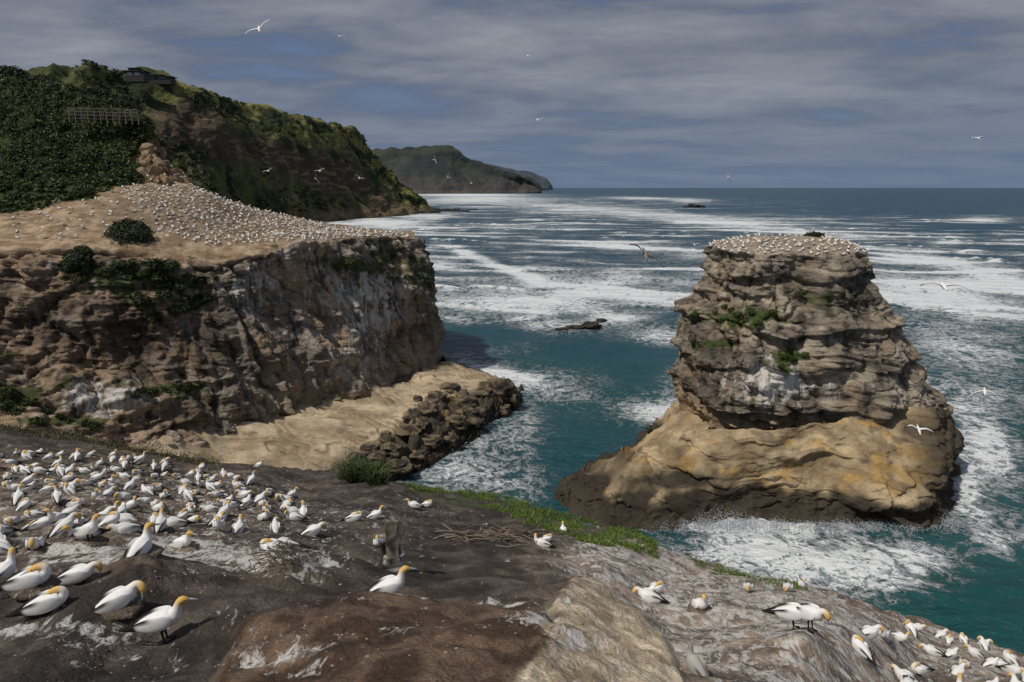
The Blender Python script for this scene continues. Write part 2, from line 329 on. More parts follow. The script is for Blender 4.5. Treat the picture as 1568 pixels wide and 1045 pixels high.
# ------------------------------------------------------------------ SEA STACK
lv=[ # z, pxL, pxR, dcen, front half, back half
(32.6,1150,1262,102,3.5,4),(32.0,1122,1290,102,7,7),(31.3,1097,1306,102,9.4,9),(30.2,1094,1311,102,10.0,9.5),(27.1,1089,1321,101.5,10.8,10),(24.2,1078,1331,101,11.6,10.5),(23.0,1070,1334,101,12.2,11),
(21,1051,1342,100.5,13.2,11),(18.5,1050,1352,100,14.0,11.5),(15.7,1050,1364,100,14.8,12),(12.5,1046,1376,100,15.4,12),(10.4,1045,1388,100,15.4,12),(9.2,1046,1396,100,14.8,12),(7.4,1048,1396,99.5,13.8,12),(4,1052,1390,99,13,12)]
rings=[]; na=520
ang=np.linspace(0,2*math.pi,na,endpoint=False)
A=np.array(lv)
A=spl(A,[14,14,16,34,34,16,30,38,42,46,36,18,22,10],.4)
for z_,l,r,dc,hf,hb in A:
    kk=(H-z_); dep=dc*ct+kk*st; xl=(l-784)*dep/F; xr=(r-784)*dep/F
    c_,s_=np.cos(ang),np.sin(ang); e=.60
    xx=(xl+xr)/2+(xr-xl)/2*np.sign(c_)*np.abs(c_)**e
    yy=dc+np.where(s_<0,hf,hb)*np.sign(s_)*np.abs(s_)**e
    rings.append(np.stack([xx,yy,np.full(na,z_)],-1))
V=np.array(rings)
V=np.concatenate([V[:1]*0+V[:1].mean(1,keepdims=True)+[0,0,.35],V],0)
Vw=np.concatenate([V[:,-3:],V,V[:,:3]],1)
N=normals(Vw)[:,3:-3]; cen=V.mean(1,keepdims=True); sg=np.sign(((V-cen)*N)[...,:2].sum(-1).mean()); N=N*sg
N=N*np.array([1,1,.25]); N/=np.maximum(np.linalg.norm(N,axis=-1,keepdims=True),1e-6)
mask=ss(31.4,30.6,V[...,2])
x,y,z=V[...,0],V[...,1],V[...,2]; px0,py0=proj(V)
dsp,zz,f1=rockdisp(x,y,z,31,1.25,1.05,.65,5.2,1.3)
for lz,la in ((21.6,1.1),(16.4,.9),(10.9,.8),(27.6,.6)):
    q=z-lz-fbm(x/8,y/8,lz,2)*1.4; am=.5+.8*ss(-.3,.4,noise3(x/7,y/7,lz)); dsp=dsp+la*am*(ss(-.25,.1,q)*ss(2.0,.3,q)-ss(-2.4,-.4,q)*ss(.0,-.3,q)*.9)
V=V+N*((dsp-.4)*mask*.78)[...,None]; V[...,2]+=(1-mask)*(fbm(x/3,y/3,0,3)*.3)
x,y,z=V[...,0],V[...,1],V[...,2]
n1=fbm(x/5,y/5,z/3,4); lay=noise3(zz/.9,x/40,7.3)+.6*noise3(zz/.3,x/30,4.)
col=mix((.17,.14,.11),(.42,.355,.27),ss(-.6,.7,lay*.8+n1*.8))
col=mix(col,(.34,.24,.15),ss(.1,.6,fbm(x/6,y/6,z/6+15,3))*.5)
stk=fbm(x/1.2+.1*z,y/1.2,z/12,4); col=mix(col,(.05,.042,.034),ss(.05,.6,stk)*.8*mask)
col=mix(col,(.045,.04,.035),ss(.16,0,f1)*.6*mask)  # crease shade between the column's flutes painted into the colour
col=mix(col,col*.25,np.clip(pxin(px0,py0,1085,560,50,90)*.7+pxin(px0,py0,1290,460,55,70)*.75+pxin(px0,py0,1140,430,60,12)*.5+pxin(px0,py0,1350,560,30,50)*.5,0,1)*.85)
col=mix(col,(.30,.24,.175),(1-mask)*.9)
col=mix(col,(.34,.255,.155),ss(10.8,9.2,z+n1*.6)*.85)
vg=pxin(px0,py0,1135,487,85,18)+pxin(px0,py0,1085,527,40,10)+pxin(px0,py0,1210,552,40,16)+pxin(px0,py0,1260,462,34,8)*.7+pxin(px0,py0,1230,450,44,9)*.7+pxin(px0,py0,1150,430,40,9)*.6
vg=np.clip(vg*1.15+fbm(x/1.5,y/1.5,z/1.5,3)*.7-.4,0,1); col=mix(col,(.055,.075,.02),ss(.15,.5,vg))
gu=np.clip(.20+.62*pxin(px0,py0,1210,590,120,32)+.3*pxin(px0,py0,1200,400,110,14)+.3*pxin(px0,py0,1180,560,40,80)+.3*(1-mask)-vg-.3*pxin(px0,py0,1290,470,60,80),0,1)*ss(8,11,z)
stack=bpy.data.objects.new('sea_stack',None); bpy.context.scene.collection.objects.link(stack)
Vs=V
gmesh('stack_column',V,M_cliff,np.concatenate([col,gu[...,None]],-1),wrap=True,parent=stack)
def Q(px_,d_,z_): 
    dep=d_*ct+(H-z_)*st; return np.array([(px_-784)*dep/F,d_,z_])
bc=[
 [Z(836,768,-.8),Z(850,752,1.2),Z(890,722,3.1),Z(1030,684,6.2)],
 [Z(872,800,-.8),Z(898,762,1.9),Z(940,705,4.8),Z(1070,668,8.0)],
 [Z(985,828,-.8),Z(985,780,1.9),Z(1000,690,6.8),Z(1080,656,9.4)],
 [Z(1100,806,-.8),Z(1100,764,2.1),Z(1110,704,6.4),Z(1135,656,9.8)],
 [Z(1200,804,-.8),Z(1200,752,2.8),Z(1205,700,6.8),Z(1200,656,9.8)],
 [Z(1300,808,-.8),Z(1300,758,3),Z(1300,688,7.8),Z(1280,642,10.6)],
 [Z(1392,812,-.8),Z(1398,762,3.4),Z(1380,674,8.8),Z(1345,630,11.3)],
 [Z(1442,802,-.8),Z(1447,736,4.6),Z(1426,662,9.4),Z(1380,606,12)],
 [Z(1462,752,-.8),Z(1462,700,5),Z(1438,630,10.2),Z(1390,598,12)],
 [Q(1452,98,-1),Q(1450,98,4),Q(1424,99,10.6),Q(1384,99,12)],
 [Q(1420,115,-1),Q(1410,113,5),Q(1390,108,9),Q(1350,104,11)],
 [Q(1200,122,-1),Q(1200,118,4),Q(1200,112,7),Q(1200,106,8)],
 [Q(1040,116,-1),Q(1045,112,3),Q(1060,108,6),Q(1100,104,8)],
 [Z(960,684,-.8),Z(968,684,2.2),Z(990,678,4.8),Z(1080,664,7.5)],
 [Z(880,724,-.8),Z(892,720,1.6),Z(915,712,3.2),Z(1040,680,6.5)],
]
bc.append(bc[0])
V=cgrid(bc,[80,80,60],[34,42,44,46,46,46,40,32,24,14,14,14,16,16,20],rt=.1)[:,:-1]
px0,py0=proj(V); x,y,z=V[...,0],V[...,1],V[...,2]
s,zz=strata(x,y,z,((1.9,1.1),(.7,.5)),51,.02)
cen=np.array([Q(1200,98,0)[0],98]); rad=V[...,:2]-cen; rad/=np.linalg.norm(rad,axis=-1,keepdims=True)
n1=fbm(x/4,y/4,z/3,4)
lf=ss(1130,980,px0)
bk=blocks(x,y,z,5.5,3.2,9,.3)*.6+blocks(x,y,z,1.7,1.2,12,.3)*.2
lowm=ss(3.4,1.6,z)
notch=-1.3*ss(-.2,.9,z)*ss(2.6,1.2,z)
V[...,:2]+=rad*(s*.65+bk*(1-.4*ss(3,6,z))+notch*.5+fbm(x/8,y/8,z/8,4)*1.5+lowm*fbm(x/1.6,y/1.6,z/1.6,4)*.7)[...,None]
V[...,2]+=fbm(x/4,y/4,1,4)*.35+lf*(fbm(x/2,y/2,3,4)*.5+blocks(x,y,z,2,1.5,2)*.4)
col=mix((.24,.175,.10),(.47,.36,.22),ss(-.6,.6,n1+s*.6))
col=mix(col,(.42,.24,.055),ss(.25,.7,fbm(x/4,y/4,z/2+9,3)+.4*pxin(px0,py0,1380,700,90,40)+.35*pxin(px0,py0,1190,740,60,20))*.55)
col=mix(col,(.09,.072,.05),ss(.3,.75,fbm(x/2.6,y/2.6,z/1.5+2,4))*.55)
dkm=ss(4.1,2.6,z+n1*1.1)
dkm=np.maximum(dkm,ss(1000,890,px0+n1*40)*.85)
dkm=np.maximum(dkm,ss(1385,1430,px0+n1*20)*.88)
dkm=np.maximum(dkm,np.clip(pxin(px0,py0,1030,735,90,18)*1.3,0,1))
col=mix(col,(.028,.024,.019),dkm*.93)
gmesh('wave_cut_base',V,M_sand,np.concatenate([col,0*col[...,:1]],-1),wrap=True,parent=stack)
Vb=V
# ------------------------------------------------------------------ FAR HEADLANDS
def ridge(name,colsdef,rseg,cseg,amp,scale,mat,colf,back):
    cols=[]
    for c in colsdef:
        p=[P(*q) for q in c]; cols.append([p[0]+[0,back,-p[0][2]*.8-5]]+p+[p[-1]+[0,-5,-20]])
    V=cgrid(cols,rseg,cseg,rt=.3)
    N=normals(V); px0,py0=proj(V); x,y,z=V[...,0],V[...,1],V[...,2]
    n=fbm(x/scale,y/scale,z/scale,6,.58); g=noise3(x/(scale*.7),y/(scale*2),z/(scale*4))
    sg=np.sign(N[...,1:2].mean())*-1
    V=V+N*sg*((n+.9*(2*np.abs(g)-.5))*amp)[...,None]
    col=colf(V,px0,py0,n,g); gmesh(name,V,mat,col); return V
hc=[
 [(-300,70,620),(-300,160,560),(-300,230,520),(-300,330,470)],
 [(0,118,600),(0,170,560),(0,230,520),(0,330,470)],
 [(110,112,620),(115,150,580),(120,230,540),(130,330,490)],
 [(190,114,650),(200,145,620),(210,200,580),(230,320,520)],
 [(255,127,690),(265,158,650),(275,205,620),(300,320,560)],
 [(310,141,730),(320,172,690),(330,215,660),(350,325,620)],
 [(365,163,800),(370,185,750),(380,228,720),(400,330,700)],
 [(425,179,870),(430,198,820),(440,235,800),(460,335,790)],
 [(485,192,960),(490,212,920),(495,245,890),(520,336,860)],
 [(538,206,1060),(540,228,1030),(550,262,1000),(570,331,930)],
 [(565,232,1100),(570,250,1080),(585,285,1050),(615,329,1000)],
 [(600,264,1130),(605,275,1120),(618,300,1110),(640,327,1080)],
 [(640,301,1170),(642,305,1165),(648,314,1150),(656,326,1120)],
 [(655,321,1190),(657,323,1185),(659,326,1180),(662,327,1170)]]
TOPX=[0,110,190,255,310,365,425,485,538,565,600,640];TOPY=[118,112,114,127,141,163,179,192,206,232,264,301]
def hcol(V,px,py,n,g):
    x,y,z=V[...,0],V[...,1],V[...,2]
    b=fbm(x/35,y/35,z/25,5,.6)
    c=mix((.024,.034,.014),(.085,.095,.032),ss(-.5,.6,b))
    rel=py-np.interp(px,TOPX,TOPY)
    c=mix(c,(.19,.18,.055),ss(62,16,rel+b*25)*ss(215,260,px)*ss(-.2,.4,b+.15)*.9)
    cl=ss(30,48,rel+b*14)*ss(110,78,rel+b*20)*ss(200,260,px)
    c=mix(c,(.060,.045,.032),cl*.9)
    c=mix(c,(.17,.12,.07),cl*ss(.05,.5,fbm(x/25,y/25,z/5,3))*.85)
    c=mix(c,(.14,.10,.06),ss(16,4,z+b*6)*.85)
    c=mix(c,(.15,.115,.065),ss(.1,.5,fbm(x/40+9,y/40,z/15,3))*ss(85,120,rel)*.7)
    return c
Vfh=ridge('green_headland',hc,[4,50,60,110,6],[30,30,30,30,30,34,36,38,38,36,34,30,10],8,50,M_hill,hcol,150)
f2=[
 [(545,226,5200),(545,250,5000),(545,298,4500)],
 [(600,228,5100),(600,250,4900),(605,298,4450)],
 [(645,227,5000),(645,250,4850),(650,297,4420)],
 [(690,224,4950),(690,250,4800),(690,296.5,4450)],
 [(712,236,4900),(712,260,4800),(715,296,4500)],
 [(735,248,4900),(735,268,4800),(740,295.5,4600)],
 [(770,262,4850),(770,276,4800),(775,295,4700)],
 [(808,273,4850),(810,283,4820),(812,294.5,4760)],
 [(826,290,4850),(827,292,4840),(828,294,4820)]]
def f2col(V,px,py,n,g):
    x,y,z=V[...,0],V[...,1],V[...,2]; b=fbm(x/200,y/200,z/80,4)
    c=mix((.024,.032,.034),(.046,.056,.044),ss(-.5,.5,b))  # bluish, lifted tones: distance haze painted into the slope colour
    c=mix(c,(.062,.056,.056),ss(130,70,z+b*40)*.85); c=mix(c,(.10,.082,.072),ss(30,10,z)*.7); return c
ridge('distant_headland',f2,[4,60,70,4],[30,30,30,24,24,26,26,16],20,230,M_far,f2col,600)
f3=[[(700,243,9000),(700,287.5,8800)],[(745,250,9000),(745,287.8,8800)],[(790,259,9000),(790,287.8,8800)],[(822,267,9000),(824,288,8800)],[(838,276,9000),(840,288,8850)],[(845,286.5,9000),(846,288.3,8900)]]
ridge('distant_headland',f3,[3,50,3],[20,20,20,14,10],20,500,M_far,lambda V,px,py,n,g: mix((.05,.066,.085),(.07,.085,.10),ss(-.5,.5,n)),800)  # haze on the farthest ridge is put into its blue albedo
# ------------------------------------------------------------------ NEAR BUSHY HILL
nc_=[
 [(-320,110,215),(-320,180,180),(-320,260,150),(-320,335,124)],
 [(-100,122,205),(-100,190,176),(-100,265,150),(-100,335,122)],
 [(0,128,196),(0,200,172),(0,270,148),(0,334,120)],
 [(60,136,190),(60,205,168),(60,265,148),(60,322,122)],
 [(110,150,182),(110,215,165),(112,262,150),(115,312,126)],
 [(165,172,174),(168,222,162),(170,262,150),(165,302,132)],
 [(205,182,168),(212,225,160),(218,258,152),(205,290,140)],
 [(220,196,168),(238,232,160),(250,262,154),(262,284,148)],
 [(224,206,176),(246,236,172),(270,262,166),(296,286,158)]]
cols=[]
for c in nc_:
    p=[P(*q) for q in c]; cols.append([p[0]+[0,30,-45]]+p+[p[-1]+[0,-3,-6]])
V=cgrid(cols,[6,60,60,60,6],[40,40,40,40,40,40,40,30],rt=.1)
px0,py0=proj(V); x,y,z=V[...,0],V[...,1],V[...,2]; N=normals(V); N*=-np.sign(N[...,1:2].mean())
kn=ss(195,235,px0+fbm(x/5,y/5,z/5,3)*12)*ss(205,225,py0)
n=fbm(x/9,y/9,z/9,5)+kn*blocks(x,y,z,2.6,1.8,3)*.7; V=V+N*(n*1.5)[...,None]
b=fbm(x/5,y/5,z/5,4)
col=mix((.014,.022,.007),(.045,.060,.016),ss(-.5,.5,b))
col=mix(col,mix((.20,.12,.06),(.36,.26,.17),ss(-.4,.5,b)),kn)
Vh=V; gmesh('bushy_hill',V,M_hill,col); knobm=kn
def leaves(name,cen,rad,per,size,c1,c2,flat=.75,parent=None,speck=0.,var=0.):
    n0=len(cen); tint=np.repeat(1+rng.uniform(-var,var,n0),per)
    cen=np.repeat(cen,per,0); rad=np.repeat(rad,per)[:,None]; n=len(cen)
    dv=rng.normal(size=(n,3)); dv/=np.linalg.norm(dv,axis=1)[:,None]; dv[:,2]=np.abs(dv[:,2])*1.1-.25
    lump=1+.35*noise3(cen[:,0]*.8+dv[:,0]*2.2,cen[:,1]*.8+dv[:,1]*2.2,cen[:,2]*.8+dv[:,2]*2.2)
    r=rng.uniform(.55,1.05,(n,1))*lump[:,None]; p=cen+dv*r*rad*np.array([1,1,flat])
    nn=dv+rng.normal(size=(n,3))*.6; nn/=np.linalg.norm(nn,axis=1)[:,None]
    t=np.cross(nn,rng.normal(size=(n,3))); t/=np.linalg.norm(t,axis=1)[:,None]; b=np.cross(nn,t)
    s=(size*rng.uniform(.6,1.3,n))[:,None]
    V=np.stack([p-t*s,p+b*s*.45,p+t*s,p-b*s*.45],1).reshape(-1,3)
    k=np.clip((r[:,0]-.5)*1.4*rng.uniform(.5,1.1,n),0,1); c=mix(c1,c2,k)*tint[:,None]
    if speck>0:
        m=rng.random(n)<speck; c[m]=(.35,.33,.18)
    return mkmesh(name,V,np.arange(n*4).reshape(-1,4),M_leaf,np.repeat(c,4,0),smooth=False,parent=parent)
hf_=Vh.reshape(-1,3); ha,hb_=proj(hf_)
sel=np.where((knobm.ravel()<.3)&(ha>-250)&(hf_[:,2]>20))[0]
sel=rng.choice(sel,2400,replace=False); ce=hf_[sel]
low=ss(235,290,hb_[sel])
leaves('hill_bushes',ce+[0,-.3,.2],rng.uniform(.7,1.9,len(ce))*(1-.45*low),50,.30,(.010,.018,.005),(.085,.115,.028),speck=.012,var=.6)
tp=[]
for qx in np.arange(-150,200,4.):
    q=Vh[6:14].reshape(-1,3); a,_=proj(q); i=np.argmin(np.abs(a-qx)); tp.append(q[i]+[0,0,rng.uniform(.2,2.2)*(1 if qx<95 or qx>150 else .2)])
leaves('shrub_row',np.array(tp),rng.uniform(1.3,3.,len(tp)),380,.33,(.006,.010,.004),(.040,.052,.016),var=.3)
tr=[]
for qx in list(rng.uniform(50,200,26))+list(rng.uniform(225,420,22)):
    yy=np.interp(qx,TOPX,TOPY); dd=np.interp(qx,[0,110,190,255,310,365,425],[600,620,650,690,730,800,870])
    tr.append(P(qx,yy+1,dd-4)+[0,0,rng.uniform(-1,2)])
tr=np.array(tr); leaves('tree_line',tr,rng.uniform(3,6.5,len(tr))*np.where(proj(tr)[0]>210,.6,1),240,1.1,(.006,.010,.004),(.028,.036,.014))
q=Vfh[4:].reshape(-1,3); a,b=proj(q); rel=b-np.interp(a,TOPX,TOPY); nn=fbm(q[:,0]/45,q[:,1]/45,q[:,2]/30,3)
sel=np.where((a>120)&(a<655)&(q[:,2]>12)&(nn>.12)&((rel<26)|(rel>85)|(a<230)))[0]; sel=rng.choice(sel,min(900,len(sel)),replace=False)
leaves('headland_scrub',q[sel],rng.uniform(1.5,4.5,len(sel)),34,1.2,(.010,.015,.005),(.065,.075,.024),var=.5,flat=.6)
def bush(name,lst,G,size,c1,c2,per=900):
    ce=[];ra=[]
    for qx,qy,r in lst:
        p=pick(G,qx,qy); ce.append(p+[0,-.3,0]); ra.append(r)
    return leaves(name,np.array(ce),np.array(ra),per,size,c1,c2,var=.25)
bush('round_bush',[(200,368,3.0),(188,362,2.4),(214,364,2.4),(202,348,2.2),(190,350,1.8),(216,352,1.7),(200,338,1.5)],Vc,.22,(.007,.012,.004),(.045,.06,.018),1300)
bush('round_bush',[(122,402,2.1),(135,412,1.7),(110,408,1.6),(118,392,1.6),(126,386,1.3)],Vc,.2,(.007,.012,.004),(.04,.055,.018),1300)
hb=[(a+rng.normal()*5,b_+rng.normal()*4,rng.uniform(.8,1.6)) for a,b_ in [(190,410),(205,425),(225,415),(240,430),(260,420),(275,435),(295,425),(305,440),(215,445),(250,455),(285,460),(170,420),(235,405),(265,405),(310,455),(230,470),(265,475),(130,430),(200,405),(280,480),(240,485),(220,460),(300,470),(255,440)]]
bush('cliff_shrubs',hb,Vc,.2,(.008,.014,.004),(.065,.09,.024),600)
hb=[(a,b_,rng.uniform(.6,1.2)) for a,b_ in [(0,590),(15,600),(30,612),(45,618),(0,610),(70,630),(90,640),(110,645),(130,650),(145,652),(60,645),(30,630),(10,622),(215,600),(235,598),(255,600),(275,592),(290,588),(-30,600),(-50,610),(640,420),(655,432),(540,402),(625,425),(600,392)]]
bush('cliff_shrubs',hb,Vc,.16,(.01,.016,.005),(.07,.10,.024),500)
hb=[(a,b_,rng.uniform(.4,.8)) for a,b_ in [(1080,490),(1095,478),(1110,470),(1130,482),(1150,478),(1170,485),(1190,490),(1140,492),(1160,495),(1065,482),(1075,528),(1095,527),(1195,560),(1212,548),(1232,543),(1200,545),(1255,460),(1225,450),(1105,490),(1120,475),(1180,478),(1240,550)]]
bush('ledge_plants',hb,Vs,.13,(.014,.022,.006),(.085,.115,.025),400)
bush('round_bush',[(1245,358,1.3),(1252,361,1.),(1238,362,1.)],Vs,.14,(.008,.013,.004),(.03,.045,.014),900)
# ------------------------------------------------------------------ FOREGROUND HEADLAND
smp=np.array([(250,990,7.9),(600,925,9.3),(55,910,8.5),(220,868,9.8),(435,848,12),(270,795,18),(100,700,29),(0,652,38),(-400,640,42),(450,762,26.5),(650,778,25.5),(600,742,29.5),(400,713,34.5),(830,835,19.5),(830,782,27.5),
 (1072,940,13.6),(995,920,14.6),(1235,972,10.2),(1400,1020,15),(1568,1000,21.5),(1250,903,21),(1000,831,25),(0,1045,6.6),(400,1045,6.1),(784,1045,5.6),(1045,1030,8.2),(1200,1045,8),(1568,1045,15),(1968,1120,20),
 (784,1350,3.2),(0,1350,3.4),(1568,1350,5.5),(-400,900,9),(-400,1350,4),(1968,1350,8),(-400,750,22),(0,800,16),(0,730,24),(700,870,14),(840,930,9),(200,740,23.5),(600,850,14.5)])
def rbfk(r): return r**1.5
SX,SY=smp[:,0]/400,smp[:,1]/250
n_=len(smp); R=np.hypot(SX[:,None]-SX,SY[:,None]-SY); K=rbfk(R)+np.eye(n_)*.002; Pm=np.stack([np.ones(n_),SX,SY],1)
Am=np.block([[K,Pm],[Pm.T,np.zeros((3,3))]]); W=np.linalg.solve(Am,np.concatenate([1/smp[:,2],np.zeros(3)]))
def depth(px,py):
    a=np.asarray(px,float)/400; b=np.asarray(py,float)/250; o=W[n_]+W[n_+1]*a+W[n_+2]*b
    for i in range(n_): o=o+W[i]*rbfk(np.hypot(a-SX[i],b-SY[i]))
    return 1/np.clip(o,.018,.5)
EX=[-400,0,120,230,300,400,500,600,700,790,880,990,1090,1200,1300,1420,1568,1968]
EY=[640,652,668,690,703,713,722,742,752,768,795,828,862,892,915,955,1000,1120]
def polymask(px,py,poly,soft):
    poly=np.array(poly,float); inside=np.zeros(px.shape,bool); dm=np.full(px.shape,1e9)
    for i in range(len(poly)):
        a=poly[i]; b=poly[(i+1)%len(poly)]; e=b-a
        t=np.clip(((px-a[0])*e[0]+(py-a[1])*e[1])/(e@e),0,1); dm=np.minimum(dm,np.hypot(px-a[0]-t*e[0],py-a[1]-t*e[1]))
        cnd=((a[1]>py)!=(b[1]>py)); xi=(b[0]-a[0])*(py-a[1])/((b[1]-a[1]) if b[1]!=a[1] else 1e-9)+a[0]; inside^=(cnd&(px<xi))
    return ss(-soft,soft,np.where(inside,dm,-dm))
PALE=[(868,905),(905,893),(948,908),(985,950),(1015,985),(1045,1045),(1080,1120),(780,1120),(810,1045),(848,985),(852,935)]
REDM=[(380,965),(470,945),(560,932),(700,936),(830,930),(850,985),(800,1060),(780,1200),(200,1200),(330,1055)]
def ghgt(px,py,x,y):
    w=noise3(x*.8,y*.8,3)*8+noise3(x*3,y*3,1)*5
    h=fbm(x/3.5,y/3.5,0,3)*.20*ss(3,12,y)+fbm(x/1.1,y/1.1,5,4)*.075+fbm(x/.3,y/.3,5,3)*.024
    pl=polymask(px+w,py+w,PALE,13)
    h=h+.26*pl+pl*fbm(x/.5,y/.5,9,4)*.07+.20*polymask(px+w,py+w,REDM,11)
    h=h+.10*(np.abs(noise3(x/1.6,y/1.0,12))*2-.5)*ss(30,10,y)
    for cx,cy,r,a in [(440,872,38,.32),(222,880,40,.14),(1235,985,50,.10)]:
        h=h+a*np.exp(-((px-cx)/r)**2-((py-cy)/(r*.55))**2)
    return h
cx=np.arange(-400,1969,2.8); nt=470
t=np.linspace(0,1,nt)**1.15
ey=np.interp(cx,EX,EY)+noise3(cx/40,0,0)*5+noise3(cx/12,0,4)*2.5
GX=np.repeat(cx[None],nt,0); GY=ey[None]+(1350-ey[None])*t[:,None]
D=depth(GX,GY); V=P(GX,GY,D); x,y=V[...,0],V[...,1]
V[...,2]+=ghgt(GX,GY,x,y)
e=V[0]; ext=[]
for s_,dr in [(16,60),(12,34),(9,20),(6,10),(4.5,6),(3,3.2),(2,1.8),(1.2,.9),(.6,.38),(.25,.12)]:
    k_=e+np.array([0,s_,-dr]); k_[:,1]+=noise3(e[:,0]/3,dr,0)*min(s_*.3,1.5); ext.append(k_)
V=np.concatenate([np.array(ext),V],0); ne=len(ext)
GXe=np.concatenate([np.repeat(GX[:1],ne,0),GX]);GYe=np.concatenate([np.repeat(GY[:1],ne,0),GY])
x,y,z=V[...,0],V[...,1],V[...,2]
wx=GXe+fbm(x/1.2,y/1.2,0,4)*36; wy=GYe+fbm(x/1.2,y/1.2,7,4)*20
n1=fbm(x/1.5,y/1.5,1,5); n2=fbm(x/.4,y/.4,8,4)
col=mix((.038,.032,.027),(.105,.086,.070),ss(-.6,.8,n1+n2*.6))
g=0*x+.20
def blob(cx,cy,rx,ry): return np.clip(1.25*np.exp(-((wx-cx)/rx)**2-((wy-cy)/ry)**2),0,1)
col=mix(col,mix((.09,.066,.048),(.25,.19,.14),ss(-.5,.6,n2+n1)),np.clip(blob(150,770,330,75)+blob(150,870,190,35)*.7,0,1)*.65)
g=g+.32*blob(160,770,320,75)+.40*blob(240,850,260,22)+.36*blob(60,970,110,18)+.2*blob(250,1000,300,40)+.15*blob(620,800,250,40)
red=polymask(wx,wy,REDM,22); col=mix(col,mix((.070,.043,.028),(.16,.105,.07),ss(-.5,.6,n1+n2)),red)
rr=blob(1080,900,190,70)+blob(1170,985,160,75)+blob(980,850,120,30)+blob(1420,1000,250,60)
rr=np.clip(rr,0,1)
col=mix(col,mix((.18,.14,.105),(.42,.33,.25),ss(-.6,.6,n2+n1)),rr*.92); g=g+rr*.44
col=mix(col,(.20,.13,.085),blob(1430,960,160,35)*.6)
pale=polymask(wx,wy,PALE,12); col=mix(col,mix((.36,.28,.19),(.64,.53,.38),ss(-.6,.6,n2+n1*.6)),pale); g=g*(1-pale)+pale*.40
col=mix(col,(.16,.12,.08),blob(440,880,60,22)*.6); g=g+.5*blob(440,872,75,20)
edge=np.exp(-((polymask(wx,wy,REDM,24)-.5)/.32)**2)*ss(980,960,wy)
g=g+.44*edge*ss(-.3,.3,noise3(x/1.2,y/1.2,2.)+.2)+.36*blob(450,1035,90,22)+.4*blob(800,965,60,12)+.35*blob(880,1010,40,20)+.25*blob(620,1000,60,20)
ed=np.interp(GXe,EX,EY)
gpat=ss(-.15,.3,fbm(x/1.3,y/1.3,21,3))
grassy=np.clip(np.exp(-((GYe-ed-8)/15)**2)*1.2*(ss(600,650,GXe)*ss(1010,960,GXe)+.6*ss(1040,1080,GXe)*ss(1230,1190,GXe))*(.3+.7*gpat)+.55*np.exp(-((GYe-ed)/16)**2)*ss(330,200,GXe)+fbm(x/.6,y/.6,3,3)*.4-.3,0,1)
col=mix(col,(.07,.10,.025),ss(.1,.5,grassy)*.85); g=np.clip(g-grassy,0,1)
ridgeW=np.clip(fbm(x/.7,y/.35,11,4),-1,1); g=np.clip(g+.24*ridgeW,0,1)
gmesh('headland_ground',V,M_ground,np.concatenate([col,g[...,None]],-1))
def gpt(px,py):
    px=np.asarray(px,float);py=np.asarray(py,float); D=depth(px,py); p=P(px,py,D); p[...,2]+=ghgt(px,py,p[...,0],p[...,1]); return p
def grass(name,pts,per,h,w,c1,c2,spread):
    n=len(pts)*per; p=np.repeat(pts,per,0)+np.concatenate([rng.normal(size=(n,2))*spread,np.zeros((n,1))],1)
    sc_=np.repeat(rng.uniform(.5,1.4,len(pts)),per)
    a=rng.uniform(0,2*math.pi,n); hh=h*rng.uniform(.5,1.3,n)*sc_; le=rng.normal(size=(n,2))*.6*hh[:,None]
    dx=np.stack([np.cos(a),np.sin(a),0*a],-1)*w*.5
    p[:,2]-=.04
    mid=p+np.concatenate([le*.4,(hh*.6)[:,None]],1); tipv=p+np.concatenate([le,(hh*.85)[:,None]],1)
    V=np.stack([p-dx,p+dx,mid+dx*.8,mid-dx*.8,tipv-dx*.05,tipv+dx*.05],1).reshape(-1,3)
    b=np.arange(n)[:,None]*6; Fq=np.concatenate([b+[0,1,2,3],b+[3,2,5,4]],0)
    c=mix(c1,c2,rng.random(n))*np.repeat(rng.uniform(.5,1.15,len(pts)),per)[:,None]; return mkmesh(name,V,Fq,M_leaf,np.repeat(c,6,0),smooth=False)
gp=[]
while len(gp)<1700:
    qx=rng.uniform(625,1230); off=abs(rng.normal())*12
    if 1000<qx<1060: continue
    if qx>1060 and (off>9 or rng.random()<.6): continue
    if qx<740 and off>8: continue
    if 740<qx<990: off=rng.uniform(-2,16+20*math.sin((qx-740)/250*3.14))
    if noise3(qx/26.,off/7.,3.)<-.02: continue
    gp.append((qx,np.interp(qx,EX,EY)+off))
gp=np.array(gp); grass('grass_bank',gpt(gp[:,0],gp[:,1]),18,.10,.03,(.06,.10,.016),(.20,.28,.055),.13)
gp=np.stack([rng.uniform(0,330,500),np.zeros(500)],1); gp[:,1]=np.interp(gp[:,0],EX,EY)+rng.uniform(0,10,500)
grass('dry_grass',gpt(gp[:,0],gp[:,1]),10,.16,.04,(.06,.065,.02),(.16,.13,.06),.3)
fl_=gpt(np.array([532,542,552,562,572,580,548]),np.array([732,731,732,734,738,743,738])); grass('flax_bush',fl_,300,.75,.05,(.014,.024,.008),(.09,.14,.035),.20)
